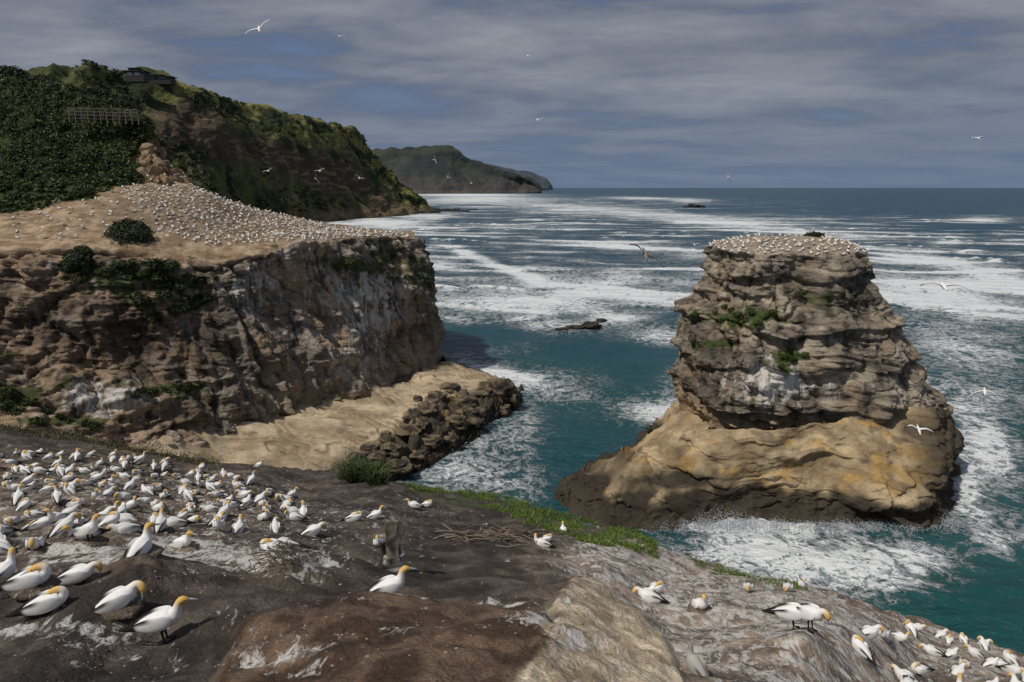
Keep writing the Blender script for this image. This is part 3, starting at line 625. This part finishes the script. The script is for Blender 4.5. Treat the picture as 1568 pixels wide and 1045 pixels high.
# ------------------------------------------------------------------ GANNETS
WH=(.86,.85,.83); YE=(.72,.45,.14); BK=(.022,.020,.018); BI=(.42,.47,.52)
def loft(pts,rw,rh,turn,seg):
    pts=np.array(pts,float); T=np.gradient(pts,axis=0); T/=np.linalg.norm(T,axis=1)[:,None]
    L=np.stack([-np.sin(turn),np.cos(turn),0*np.asarray(turn)],-1); U=np.cross(T,L); U/=np.linalg.norm(U,axis=1)[:,None]; L=np.cross(U,T)
    a=np.linspace(0,2*math.pi,seg,endpoint=False)
    V=pts[:,None]+L[:,None]*(np.cos(a)[None,:,None]*np.asarray(rw)[:,None,None])+U[:,None]*(np.sin(a)[None,:,None]*np.asarray(rh)[:,None,None])
    return V,gfaces(len(pts),seg,True)
class MB:
    def __init__(s): s.V=[];s.F=[];s.C=[];s.n=0
    def add(s,V,Fq,C):
        V=V.reshape(-1,3); s.V.append(V); s.F.append(Fq+s.n); s.C.append(np.broadcast_to(np.asarray(C,float).reshape(-1,3),(len(V),3)) if np.asarray(C).size==3 else np.asarray(C).reshape(-1,3)); s.n+=len(V)
    def get(s): return np.concatenate(s.V),np.concatenate(s.F),np.concatenate(s.C)
def gannet(pose='stand',turn=0.,lod=0,upright=0.):
    m=MB(); sub=[4,2,1][lod]; seg=[20,10,6][lod]
    dz=0 if pose in('stand','preen_stand') else -.165
    body=[(-.44,.225,.008,.008),(-.36,.25,.034,.022),(-.24,.285,.072,.066),(-.10,.315,.108,.106),(.03,.335,.116,.124),(.12,.375,.096,.106)]
    if pose in('stand','sit'):
        neck=[(.165,.435,.064,.068),(.19,.495,.052,.053),(.215,.545,.050,.049),(.25,.568,.051,.049),(.295,.560,.040,.036),(.328,.550,.021,.020)]; tip=(.435,.522)
    elif pose in('preen','preen_stand'):
        neck=[(.175,.425,.064,.066),(.225,.455,.052,.053),(.272,.44,.050,.050),(.298,.395,.051,.049),(.302,.35,.039,.036),(.30,.32,.021,.020)]; tip=(.27,.22)
    else:
        neck=[(.155,.405,.066,.068),(.15,.455,.055,.054),(.10,.475,.052,.050),(.045,.465,.050,.047),(-.01,.445,.038,.034),(-.04,.435,.020,.020)]; tip=(-.13,.40)
    A=np.array(body+neck); nb=len(body)
    def pit(px_,pz_):
        c_,s_=math.cos(upright),math.sin(upright); a,b=px_+.02,pz_-.28; return -.02+c_*a-s_*b,.28+s_*a+c_*b
    if upright:
        A[:,0],A[:,1]=pit(A[:,0],A[:,1]); tip=pit(*tip)
        if pose in('stand','sit'):
            q=A[nb+2,:2].copy(); c_,s_=math.cos(-upright),math.sin(-upright)
            for i in range(nb+3,len(A)):
                dx_,dz_=A[i,0]-q[0],A[i,1]-q[1]; A[i,0],A[i,1]=q[0]+c_*dx_-s_*dz_,q[1]+s_*dx_+c_*dz_
            dx_,dz_=tip[0]-q[0],tip[1]-q[1]; tip=(q[0]+c_*dx_-s_*dz_,q[1]+s_*dx_+c_*dz_)
    A3=np.stack([A[:,0],0*A[:,0],A[:,1]+dz],-1)
    tn=np.zeros(len(A)); tn[nb:]=np.linspace(.3,1,len(A)-nb)*turn
    piv=A3[nb].copy()
    def rot(p,a):
        q=p-piv; return np.array([q[0]*math.cos(a)-q[1]*math.sin(a),q[0]*math.sin(a)+q[1]*math.cos(a),q[2]])+piv
    for i in range(nb,len(A)): A3[i]=rot(A3[i],tn[i])
    full=np.concatenate([A3,A[:,2:4],tn[:,None],np.arange(len(A))[:,None]],1); full=spl(full,sub)
    V,Fq=loft(full[:,:3],full[:,3],full[:,4],full[:,5],seg)
    h=ss(6.3,8.6,full[:,6]); c=mix(WH,YE,h); tl=ss(.9,.2,full[:,6]); c=mix(c,BK,tl)
    m.add(V,Fq,np.repeat(c,seg,0))
    tp_=rot(np.array([tip[0],0,tip[1]+dz]),turn); b0=full[-1,:3]; b0=b0*.9+full[-2,:3]*.1
    bp=np.array([b0,b0*.7+tp_*.3,b0*.3+tp_*.7,tp_]); V,Fq=loft(bp,[.021,.017,.011,.003],[.022,.018,.011,.003],np.full(4,turn),max(6,seg//2)); m.add(V,Fq,BI)
    if lod==0:
        hp=full[int(len(full)*.86),:3]
        for sg in (-1,1):
            l=np.array([-math.sin(turn),math.cos(turn),0])*sg; S=ico_sphere(8,6)*.009; m.add(S+hp+l*.043+[0,0,.008],gfaces(6,8,True),(.02,.03,.05))
    wd=[(.115,.092,.375,.014,.04),(.05,.122,.350,.024,.092),(-.10,.124,.315,.026,.104),(-.24,.094,.282,.024,.082),(-.37,.052,.246,.018,.046),(-.49,.024,.212,.011,.022),(-.57,.012,.195,.003,.004)]
    for sg in (-1,1):
        w=np.array(wd)
        if upright: w[:,0],w[:,2]=pit(w[:,0],w[:,2])
        w[:,2]+=dz
        wi=spl(np.concatenate([w,np.arange(7)[:,None]],1),sub)
        pts=wi[:,:3]*np.array([1,sg,1]); V,Fq=loft(pts,wi[:,3],wi[:,4],np.zeros(len(wi)),seg)
        lowr=np.sin(np.linspace(0,2*math.pi,seg,endpoint=False))
        cc_=mix(WH,BK,np.maximum(ss(3.3,3.8,wi[:,5])[:,None]*np.ones(seg),ss(1.6,2.6,wi[:,5])[:,None]*ss(-.4,-.7,lowr)[None]))
        m.add(V,Fq,cc_)
    if pose in('stand','preen_stand') :
        for sg in (-1,1):
            V,Fq=loft([(-.02,.045*sg,.26),(-.025,.05*sg,.14),(-.005,.052*sg,.03),(.0,.053*sg,.01)],[.034,.015,.011,.013],[.034,.015,.011,.013],np.zeros(4),6); m.add(V,Fq,BK)
            if lod<2:
                V=np.array([(-.03,.05,.012),(.09,.015,.008),(.10,.055,.008),(.085,.09,.008),(-.03,.06,.004),(.09,.015,.0),(.10,.055,.0),(.085,.09,.0)])*[1,sg,1]
                m.add(V,np.array([[0,1,2,3],[4,5,6,7],[0,1,5,4],[1,2,6,5],[2,3,7,6],[3,0,4,7]]),BK)
    return m.get()
def flyer(flap=0.):
    m=MB(); seg=12
    A=np.array([(-.42,0,.0,.012,.006),(-.34,0,.005,.05,.012),(-.22,0,.01,.05,.045),(-.05,0,.01,.085,.085),(.12,0,.01,.08,.08),(.25,0,.02,.05,.052),(.36,0,.03,.042,.043),(.42,0,.03,.038,.036),(.46,0,.025,.02,.02)])
    f=spl(np.concatenate([A,np.arange(9)[:,None]],1),2); V,Fq=loft(f[:,:3],f[:,3],f[:,4],0*f[:,3],seg)
    c=mix(mix(WH,YE,ss(5,6.5,f[:,5])),BK,ss(1,.4,f[:,5])); m.add(V,Fq,np.repeat(c,seg,0))
    V,Fq=loft([(.45,0,.025),(.5,0,.02),(.56,0,.012)],[.018,.012,.003],[.018,.012,.003],np.zeros(3),6); m.add(V,Fq,BI)
    for sg in (-1,1):
        W_=np.array([(.06,.05,.03,.12),(.11,.28,.07,.10),(.12,.46,.10,.085),(.04,.68,.09,.066),(-.08,.88,.06,.040),(-.16,.99,.04,.008)])
        wi=spl(np.concatenate([W_,np.arange(6)[:,None]],1),3); wi[:,2]+=flap*wi[:,1]**1.3
        ch=[(1,0),(.6,.12),(0,.14),(-.6,.05),(-1.,0),(-.6,-.03),(0,-.05),(.6,-.06)]
        V=np.array([[ (p[0]+a*p[3],p[1]*sg,p[2]+b*p[3]) for a,b in ch] for p in wi]); Fq=gfaces(len(wi),8,True)
        tr_=np.array([a for a,b in ch]); cc_=mix(WH,BK,np.maximum(ss(3.2,3.9,wi[:,4])[:,None]*np.ones(8),ss(-.3,-.7,tr_)[None]*np.ones((len(wi),1)))); m.add(V,Fq,cc_)
    return m.get()
def rotm(yaw,pitch=0,roll=0):
    cy,sy=math.cos(yaw),math.sin(yaw); cp,sp=math.cos(pitch),math.sin(pitch); cr,sr=math.cos(roll),math.sin(roll)
    return np.array([[cy,-sy,0],[sy,cy,0],[0,0,1]])@np.array([[cp,0,-sp],[0,1,0],[sp,0,cp]])@np.array([[1,0,0],[0,cr,-sr],[0,sr,cr]])
cache={}
def gv(pose,turn,lod,up=0.):
    k=(pose,round(float(turn),1),lod,round(float(up),1))
    if k not in cache: cache[k]=gannet(k[0],k[1],k[2],k[3])
    return cache[k]
def place(pos,yaw,pose,turn,lod=0,scale=1.,up=0.,name='gannet'):
    V,Fq,C=gv(pose,turn,lod,up); return mkmesh(name,(V*scale)@rotm(yaw).T+pos,Fq,M_bird,C)
near=[
(256,990,8,'stand',.3,1.0,.0),(188,940,30,'preen',-.6,1.0,.1),(55,908,12,'tucked',.2,1.05,0),(80,930,20,'tucked',.0,.95,0),(124,890,15,'preen',.3,.9,0),(8,878,80,'sit',.4,.9,.1),
(221,866,75,'sit',-.5,.95,.2),(433,838,205,'preen',.4,1.0,.1),(416,853,190,'tucked',0,.85,0),(281,838,-20,'sit',.2,.9,.1),(600,922,10,'stand',.2,1.0,.15),(579,832,-90,'sit',.3,.85,.3),
(828,836,170,'sit',-1.6,.9,.0),(838,832,20,'tucked',0,.8,0),(990,918,165,'preen',.3,1.,0),(1004,915,20,'tucked',.2,.9,0),(1072,940,-80,'sit',-.4,1.0,.3),(1215,968,-25,'preen_stand',-.3,.95,.0),(1240,974,-60,'preen_stand',.2,.95,.1),
(655,780,10,'tucked',0,.9,0),(633,779,180,'sit',0,.9,0),(545,797,10,'tucked',.2,.95,0),(576,790,20,'sit',0,.95,.1),(481,815,30,'preen',0,.95,0),(336,815,-70,'sit',.2,.9,.2),(465,792,100,'sit',.5,.9,.3),(397,716,0,'sit',.3,.9,.1),
(862,818,90,'sit',0,.8,.3)]
for q in near:
    place(gpt(q[0],q[1])+[0,0,.035 if 'stand' in q[3] else -.01],math.radians(q[2]),q[3],q[4],0,q[5],q[6])
V_,F_,C_=gannet('sit',-.4,0,.3); mkmesh('gannet_chick',V_*.72@rotm(math.radians(120)).T+gpt(1062,1032)+[0,0,.03],F_,M_bird,np.clip(C_.mean(1,keepdims=True)*[.42,.40,.36]+.07,0,1))
def mass(name,pos,lod,poses,scale=(.85,1.0),yb=None,ups=(0.,.1,.2)):
    m=MB()
    for p in pos:
        po=poses[rng.integers(len(poses))]; V,Fq,C=gv(po,rng.choice([-1.2,-.6,0.,.6,1.2]),lod,rng.choice(ups))
        yaw=rng.uniform(0,6.28) if yb is None else rng.normal(yb,1.1)
        m.add((V*rng.uniform(*scale))@rotm(yaw).T+p,Fq,C*rng.uniform(.88,1.0))
    V,Fq,C=m.get(); return mkmesh(name,V,Fq,M_bird,C)
def poisson(pts,r,mx):
    keep=[]; grid={}
    for p in pts:
        k=(int(p[0]//r),int(p[1]//r)); ok=True
        for i in(-1,0,1):
            for j in(-1,0,1):
                for q in grid.get((k[0]+i,k[1]+j),[]):
                    if (q[0]-p[0])**2+(q[1]-p[1])**2<r*r: ok=False
        if ok: grid.setdefault(k,[]).append(p); keep.append(p)
        if len(keep)>=mx: break
    return np.array(keep)
poly=[(-150,690),(0,690),(150,700),(300,716),(370,735),(450,765),(470,795),(400,812),(320,815),(240,822),(160,835),(60,850),(-150,860)]
c_=np.stack([rng.uniform(-150,480,12000),rng.uniform(680,865,12000)],1); pm=polymask(c_[:,0],c_[:,1],poly,1.)>.5
pts=gpt(c_[pm,0],c_[pm,1]); pts=poisson(pts,.84,420)
mass('gannet_colony',pts,1,['sit','preen','tucked','preen','tucked','stand'],(.78,.93))
def nests(name,pos,r,h):
    m=MB(); S=ico_sphere(12,7)
    for i,p in enumerate(pos):
        v=S*np.array([r,r,h])*(1+.25*noise3(S[...,0]*2+i,S[...,1]*2,S[...,2]*2)[...,None])+p; m.add(v,gfaces(7,12,True),np.array([.15,.115,.085])*rng.uniform(.6,1.5))
    V,Fq,C=m.get(); C=np.concatenate([C,np.full((len(C),1),.5)],1); return mkmesh(name,V,Fq,M_ground,C)
nests('nest_mounds',np.concatenate([pts-[0,0,.02],gpt(np.array([221,281,55,581,1072,188]),np.array([866,838,908,825,940,940]))]),.30,.09)
poly=[(1310,985),(1370,965),(1460,975),(1568,1005),(1700,1040),(1700,1120),(1330,1100),(1320,1040)]
c_=np.stack([rng.uniform(1290,1720,2500),rng.uniform(950,1120,2500)],1); pm=polymask(c_[:,0],c_[:,1],poly,1.)>.5
pts=poisson(gpt(c_[pm,0],c_[pm,1]),1.05,50); mass('gannet_colony',pts,0,['sit','preen','tucked','preen'],(.78,.93))
c_=np.stack([rng.uniform(1130,1230,60),rng.uniform(886,902,60)],1); pts=poisson(gpt(c_[:,0],c_[:,1]+12),1.6,3); mass('gannet_colony',pts,1,['sit','preen'])
G=Vc[14:r_rim-4].reshape(-1,3); a,b=proj(G)
w=polymask(a,b,[(185,296),(205,284),(300,284),(370,312),(450,334),(530,349),(626,359),(620,365),(480,369),(400,372),(330,378),(250,362),(228,330)],3.)
w2=polymask(a,b,[(20,335),(60,312),(190,286),(228,330),(230,352),(200,352),(100,368),(20,370)],4.)
o=rng.permutation(len(G)); G=G[o];w=w[o];w2=w2[o]
pts=np.concatenate([poisson(G[w>.5],1.10,2000),poisson(G[w2>.5],2.4,130)])
pts=pts+rng.normal(size=pts.shape)*[.2,.2,0]
mass('gannet_colony',pts,2,['sit','preen','tucked','sit'],(1.05,1.3))
kp=Vh.reshape(-1,3)[knobm.ravel()>.6]; kp=kp[rng.permutation(len(kp))]; a,b=proj(kp); kp=kp[(b>250)]; mass('gannet_colony',poisson(kp,1.3,60),2,['sit','tucked'],(1.,1.2))
G=Vs[:46].reshape(-1,3); G=G[G[:,2]>31.0]; G=G[rng.permutation(len(G))]; pts=poisson(G,.95,360); mass('gannet_colony',pts,2,['sit','preen','tucked'],(1.,1.2))
for px_,py_,dd,yaw,pit_,roll,flap in [(397,45,40,110,.5,-.55,.1),(988,391,27,95,.5,.62,.0),(1445,439,28,80,.3,.08,-.05),(1508,600,34,60,.2,-.1,-.75),(1407,659,40,80,.5,.25,.1),(823,184,80,100,.3,.1,.3),(1115,272,110,100,0,1.3,.2),(520,56,80,100,.3,.1,.1),(808,86,90,100,.3,.1,0),(1497,212,80,100,.3,-.1,0),
    (665,245,130,40,0,1.2,.3),(687,272,130,200,0,.8,.3),(722,281,130,120,0,.9,.2),(490,262,110,100,.4,-.3,.2),(483,274,100,80,0,1.2,.3),(550,273,110,100,.4,.5,.2),(411,262,110,100,.4,-.4,.2),(1063,375,100,90,.3,.2,.3)]:
    V,Fq,C=flyer(flap=flap); mkmesh('flying_gannet',V@rotm(math.radians(yaw),pit_,roll).T+P(px_,py_,dd),Fq,M_bird,C*(np.array([.30,.25,.20]) if px_==988 else 1.))
# ------------------------------------------------------------------ WOODEN POST, STICKS
def slab(m,p0,p1,w0,w1,dpt,seed,c1,c2,yaw=0.,n=22,ns=20):
    t=np.linspace(0,1,n); a=np.linspace(0,2*math.pi,ns,endpoint=False); p0=np.array(p0,float);p1=np.array(p1,float)
    c_,s_=np.cos(a),np.sin(a); e=.35; ux=np.sign(c_)*np.abs(c_)**e; uy=np.sign(s_)*np.abs(s_)**e
    w=(w0+(w1-w0)*t)[:,None]; X_=ux[None]*w/2; Y_=uy[None]*dpt/2+0*w; cyw,syw=math.cos(yaw),math.sin(yaw)
    V=np.stack([X_*cyw-Y_*syw,X_*syw+Y_*cyw,0*X_],-1)+p0+(p1-p0)*t[:,None,None]
    nn=fbm(V[...,0]*9+seed,V[...,1]*9,V[...,2]*3,4); V[...,:2]+= (nn*w0*.16)[...,None]; V[...,2]+=fbm(V[...,0]*14,V[...,1]*14,seed,2)*.06*t[:,None]
    V=np.concatenate([V[:1]*0+V[:1].mean(1,keepdims=True),V,V[-1:]*0+V[-1:].mean(1,keepdims=True)-[0,0,.04]],0)
    cm=mix(c1,c2,ss(-.4,.5,nn)); m.add(V,gfaces(n+2,ns,True),np.concatenate([cm[:1],cm,cm[-1:]],0))
m=MB(); b=gpt(601,870)
slab(m,b+[0,0,-.1],b+[.0,.05,.34],.44,.38,.32,1,(.03,.027,.024),(.55,.53,.49),.2)
slab(m,b+[.05,.02,.1],b+[.0,.10,1.08],.32,.24,.18,2,(.06,.054,.045),(.27,.25,.19),.3)
slab(m,b+[-.19,.04,.1],b+[-.20,.06,.60],.10,.08,.12,4,(.04,.035,.03),(.11,.095,.08),.1)
V,Fq,C=m.get(); mkmesh('wooden_post',V,Fq,M_wood,C)
def sticks(name,cx,cy,sx,sy,n,L,r):
    m=MB()
    for i in range(n):
        p=gpt(cx+rng.normal()*sx,cy+rng.normal()*sy)+[0,0,rng.uniform(.02,.2)]; a=rng.normal(0,.7); l=L*rng.uniform(.4,1.2); dv=np.array([math.cos(a),math.sin(a)*.7,rng.normal()*.18])*l
        q=[p-dv/2,p-dv/5+rng.normal(size=3)*.05,p+dv/5+rng.normal(size=3)*.05,p+dv/2]; V,Fq=loft(q,[r,r*.9,r*.7,r*.3],[r,r*.9,r*.7,r*.3],np.full(4,a+.01),6); m.add(V,Fq,np.array([.17,.135,.10])*rng.uniform(.4,1.5))
    V,Fq,C=m.get(); return mkmesh(name,V,Fq,M_wood,C)
sticks('driftwood_sticks',775,826,26,5,80,1.1,.026); sticks('driftwood_sticks',710,818,22,6,14,1.5,.03); sticks('nest_twigs',440,876,26,6,90,.35,.009)
sp=np.stack([rng.uniform(0,1500,520),rng.uniform(760,1045,520)],1); sp=sp[sp[:,1]>np.interp(sp[:,0],EX,EY)+14]
m=MB(); S=ico_sphere(8,6)
for i,p in enumerate(gpt(sp[:,0],sp[:,1])):
    r=rng.uniform(.006,.022)*(1 if rng.random()<.95 else 2.2); v=S*r*np.array([1.3,1,.6])*(1+.3*noise3(S[...,0]+i,S[...,1],S[...,2])[...,None])+p; m.add(v,gfaces(6,8,True),np.array([.25,.21,.17])*rng.uniform(.3,1.6))
V,Fq,C=m.get(); mkmesh('pebbles',V,Fq,M_wood,C)
# ------------------------------------------------------------------ FENCE / LOOKOUT, HOUSES
def box(m,c,s,col,R=None):
    v=np.array([(i,j,k) for i in(-.5,.5) for j in(-.5,.5) for k in(-.5,.5)])*np.array(s)
    if R is not None: v=v@R.T
    m.add(v+np.array(c),np.array([[0,1,3,2],[4,6,7,5],[0,4,5,1],[2,3,7,6],[0,2,6,4],[1,5,7,3]]),col)
m=MB(); xs=np.linspace(104,210,12)
top=[P(q,np.interp(q,[104,210],[165,168]),159) for q in xs]; wc=(.17,.155,.13)
for i,p in enumerate(top):
    box(m,p+[0,0,-1.6],(.18,.18,3.2),wc)
    if i:
        q=top[i-1]; c=(p+q)/2; L=np.linalg.norm(p-q)
        for dz_ in (-.05,-.75,-1.5): box(m,c+[0,-.12,dz_],(L,.06,.13),wc)
        box(m,c+[0,1.2,-2.3],(L,2.6,.14),(.08,.07,.06))
        for k in (.33,.66): box(m,q+(p-q)*k+[0,-.17,-.8],(.05,.03,1.5),wc)
V,Fq,C=m.get(); mkmesh('lookout_fence',V,Fq,M_wood,C,smooth=False)
def house(px_,py_,d_,w,h,dp):
    e=bpy.data.objects.new('house',None); bpy.context.scene.collection.objects.link(e); c=P(px_,py_,d_)
    for nm,cc_,s_,col_ in [('walls',(0,0,h/2-2),(w,dp,h+4),(.05,.048,.046)),('roof',(0,0,h+.25),(w*1.18,dp*1.2,.5),(.03,.03,.032)),('upper_storey',(-w*.1,0,h+.5+h*.22),(w*.55,dp*.7,h*.45),(.05,.048,.045)),('upper_roof',(-w*.1,0,h*1.45+.75),(w*.66,dp*.8,.4),(.03,.03,.03)),
        ('window_1',(-w*.28,-dp/2-.03,h*.55),(w*.28,.05,h*.45),(.20,.24,.28)),('window_2',(w*.15,-dp/2-.03,h*.55),(w*.3,.05,h*.45),(.20,.24,.28)),('door',(w*.4,-dp/2-.03,h*.4),(w*.08,.05,h*.75),(.09,.05,.03))]:
        m=MB(); box(m,c+np.array(cc_),s_,col_); V,Fq,C=m.get(); mkmesh(nm,V,Fq,M_wood,C,smooth=False,parent=e)
house(211,119,625,15,4.5,10); house(246,123,650,22,2.2,10)
# ------------------------------------------------------------------ splash against the stack
m=MB(); n=6500; cl_=[(1045,5,.5),(1075,10,1.2),(1100,12,1.9),(1125,10,1.6),(1150,10,.8),(1190,12,.5),(1240,20,.35),(1290,14,.5),(1340,20,.4),(1400,20,.4),(1455,8,1.3),(1015,12,.7)]
for i in range(n):
    cx_,cw,ch=cl_[rng.integers(len(cl_))]; r_=rng.random()**2; p=Z(cx_+rng.normal()*cw*(1-.5*r_),807+rng.normal()*4,0); hgt=r_*ch*1.6; s=rng.uniform(.02,.09)*(1.3-r_)
    p=p+[rng.normal()*.15,rng.normal()*.6,hgt]
    m.add(np.array([(s,0,0),(-s*.5,s*.8,0),(-s*.5,-s*.8,0),(0,0,s*1.5)])+p,np.array([[0,1,2],[0,1,3],[1,2,3],[0,2,3]]),(.75,.78,.8))
V,Fq,C=m.get(); mkmesh('wave_splash',V,Fq,M_bird,C)
# ------------------------------------------------------------------ WORLD, SUN, CAMERA
sc=bpy.context.scene; w=bpy.data.worlds.new('World'); sc.world=w; w.use_nodes=True; t=w.node_tree; t.nodes.clear()
SE,SA=math.radians(56),math.radians(-125)
class WN(NT):
    def __init__(s,tree): s.t=tree
q=WN(t)
sky=q.n('ShaderNodeTexSky',sky_type='NISHITA',sun_disc=False,sun_elevation=SE,sun_rotation=SA,air_density=1.,dust_density=1.,ozone_density=1.5)
g=q.n('ShaderNodeTexCoord').outputs['Generated']; sep=q.n('ShaderNodeSeparateXYZ',{0:g})
zc=q.math('ADD',q.math('MAXIMUM',sep.outputs[2],0.),.11)
uv=q.n('ShaderNodeCombineXYZ',{0:q.math('DIVIDE',sep.outputs[0],zc),1:q.math('DIVIDE',sep.outputs[1],zc),2:0.}).outputs[0]
m1=q.n('ShaderNodeMapping',{'Vector':uv,'Scale':(.8,1.1,1),'Rotation':(0,0,.25),'Location':(3.1,1.7,0)}).outputs[0]
n1=q.noise(m1,1.2,6,.55,.2); n2=q.noise(m1,.4,3,.5); n3=q.noise(m1,2.4,4,.55)
dens=q.math('ADD',q.math('MULTIPLY',n1,.65),q.math('MULTIPLY',n2,.35))
shade=q.math('MULTIPLY',q.math('SUBTRACT',dens,.42),5.,clamp=True)
cl=q.mixc(shade,(1.15,1.42,2.05,1),(3.2,3.35,3.7,1))
dk=q.math('MULTIPLY',q.math('SUBTRACT',q.math('ADD',q.math('MULTIPLY',n3,.5),q.math('MULTIPLY',n2,.5)),.49),6.,clamp=True)
cl=q.mixc(q.math('MULTIPLY',dk,.6),cl,(1.65,1.85,2.3,1))
cov=q.math('MULTIPLY',q.math('SUBTRACT',dens,.36),10.,clamp=True)
bl_=q.mixc(.80,sky.outputs[0],(.85,1.3,2.5,1))
c=q.mixc(cov,bl_,cl)
hz=q.math('SUBTRACT',1.,q.math('MULTIPLY',sep.outputs[2],6.),clamp=True); hz=q.math('MULTIPLY',hz,.85)
c=q.mixc(hz,c,(1.3,1.82,2.75,1))
bg=q.n('ShaderNodeBackground',{'Color':c,'Strength':.1}); q.t.links.new(bg.outputs[0],q.n('ShaderNodeOutputWorld').inputs[0])
sl=bpy.data.lights.new('sun','SUN'); sl.energy=2.8; sl.angle=math.radians(2.5); sl.color=(1,.94,.85); so=bpy.data.objects.new('sun',sl); sc.collection.objects.link(so)
from mathutils import Vector
sd=Vector((math.sin(SA)*math.cos(SE),math.cos(SA)*math.cos(SE),math.sin(SE))); so.rotation_euler=sd.to_track_quat('Z','Y').to_euler()
cam=bpy.data.cameras.new('camera'); co=bpy.data.objects.new('camera',cam); sc.collection.objects.link(co); co.location=(0,0,H); co.rotation_euler=(math.pi/2-TH,0,0)
cam.sensor_width=36; cam.lens=36*F/1568; cam.clip_start=.1; cam.clip_end=100000; sc.camera=co
sc.view_settings.view_transform='Standard'; sc.view_settings.look='None'; sc.view_settings.exposure=0
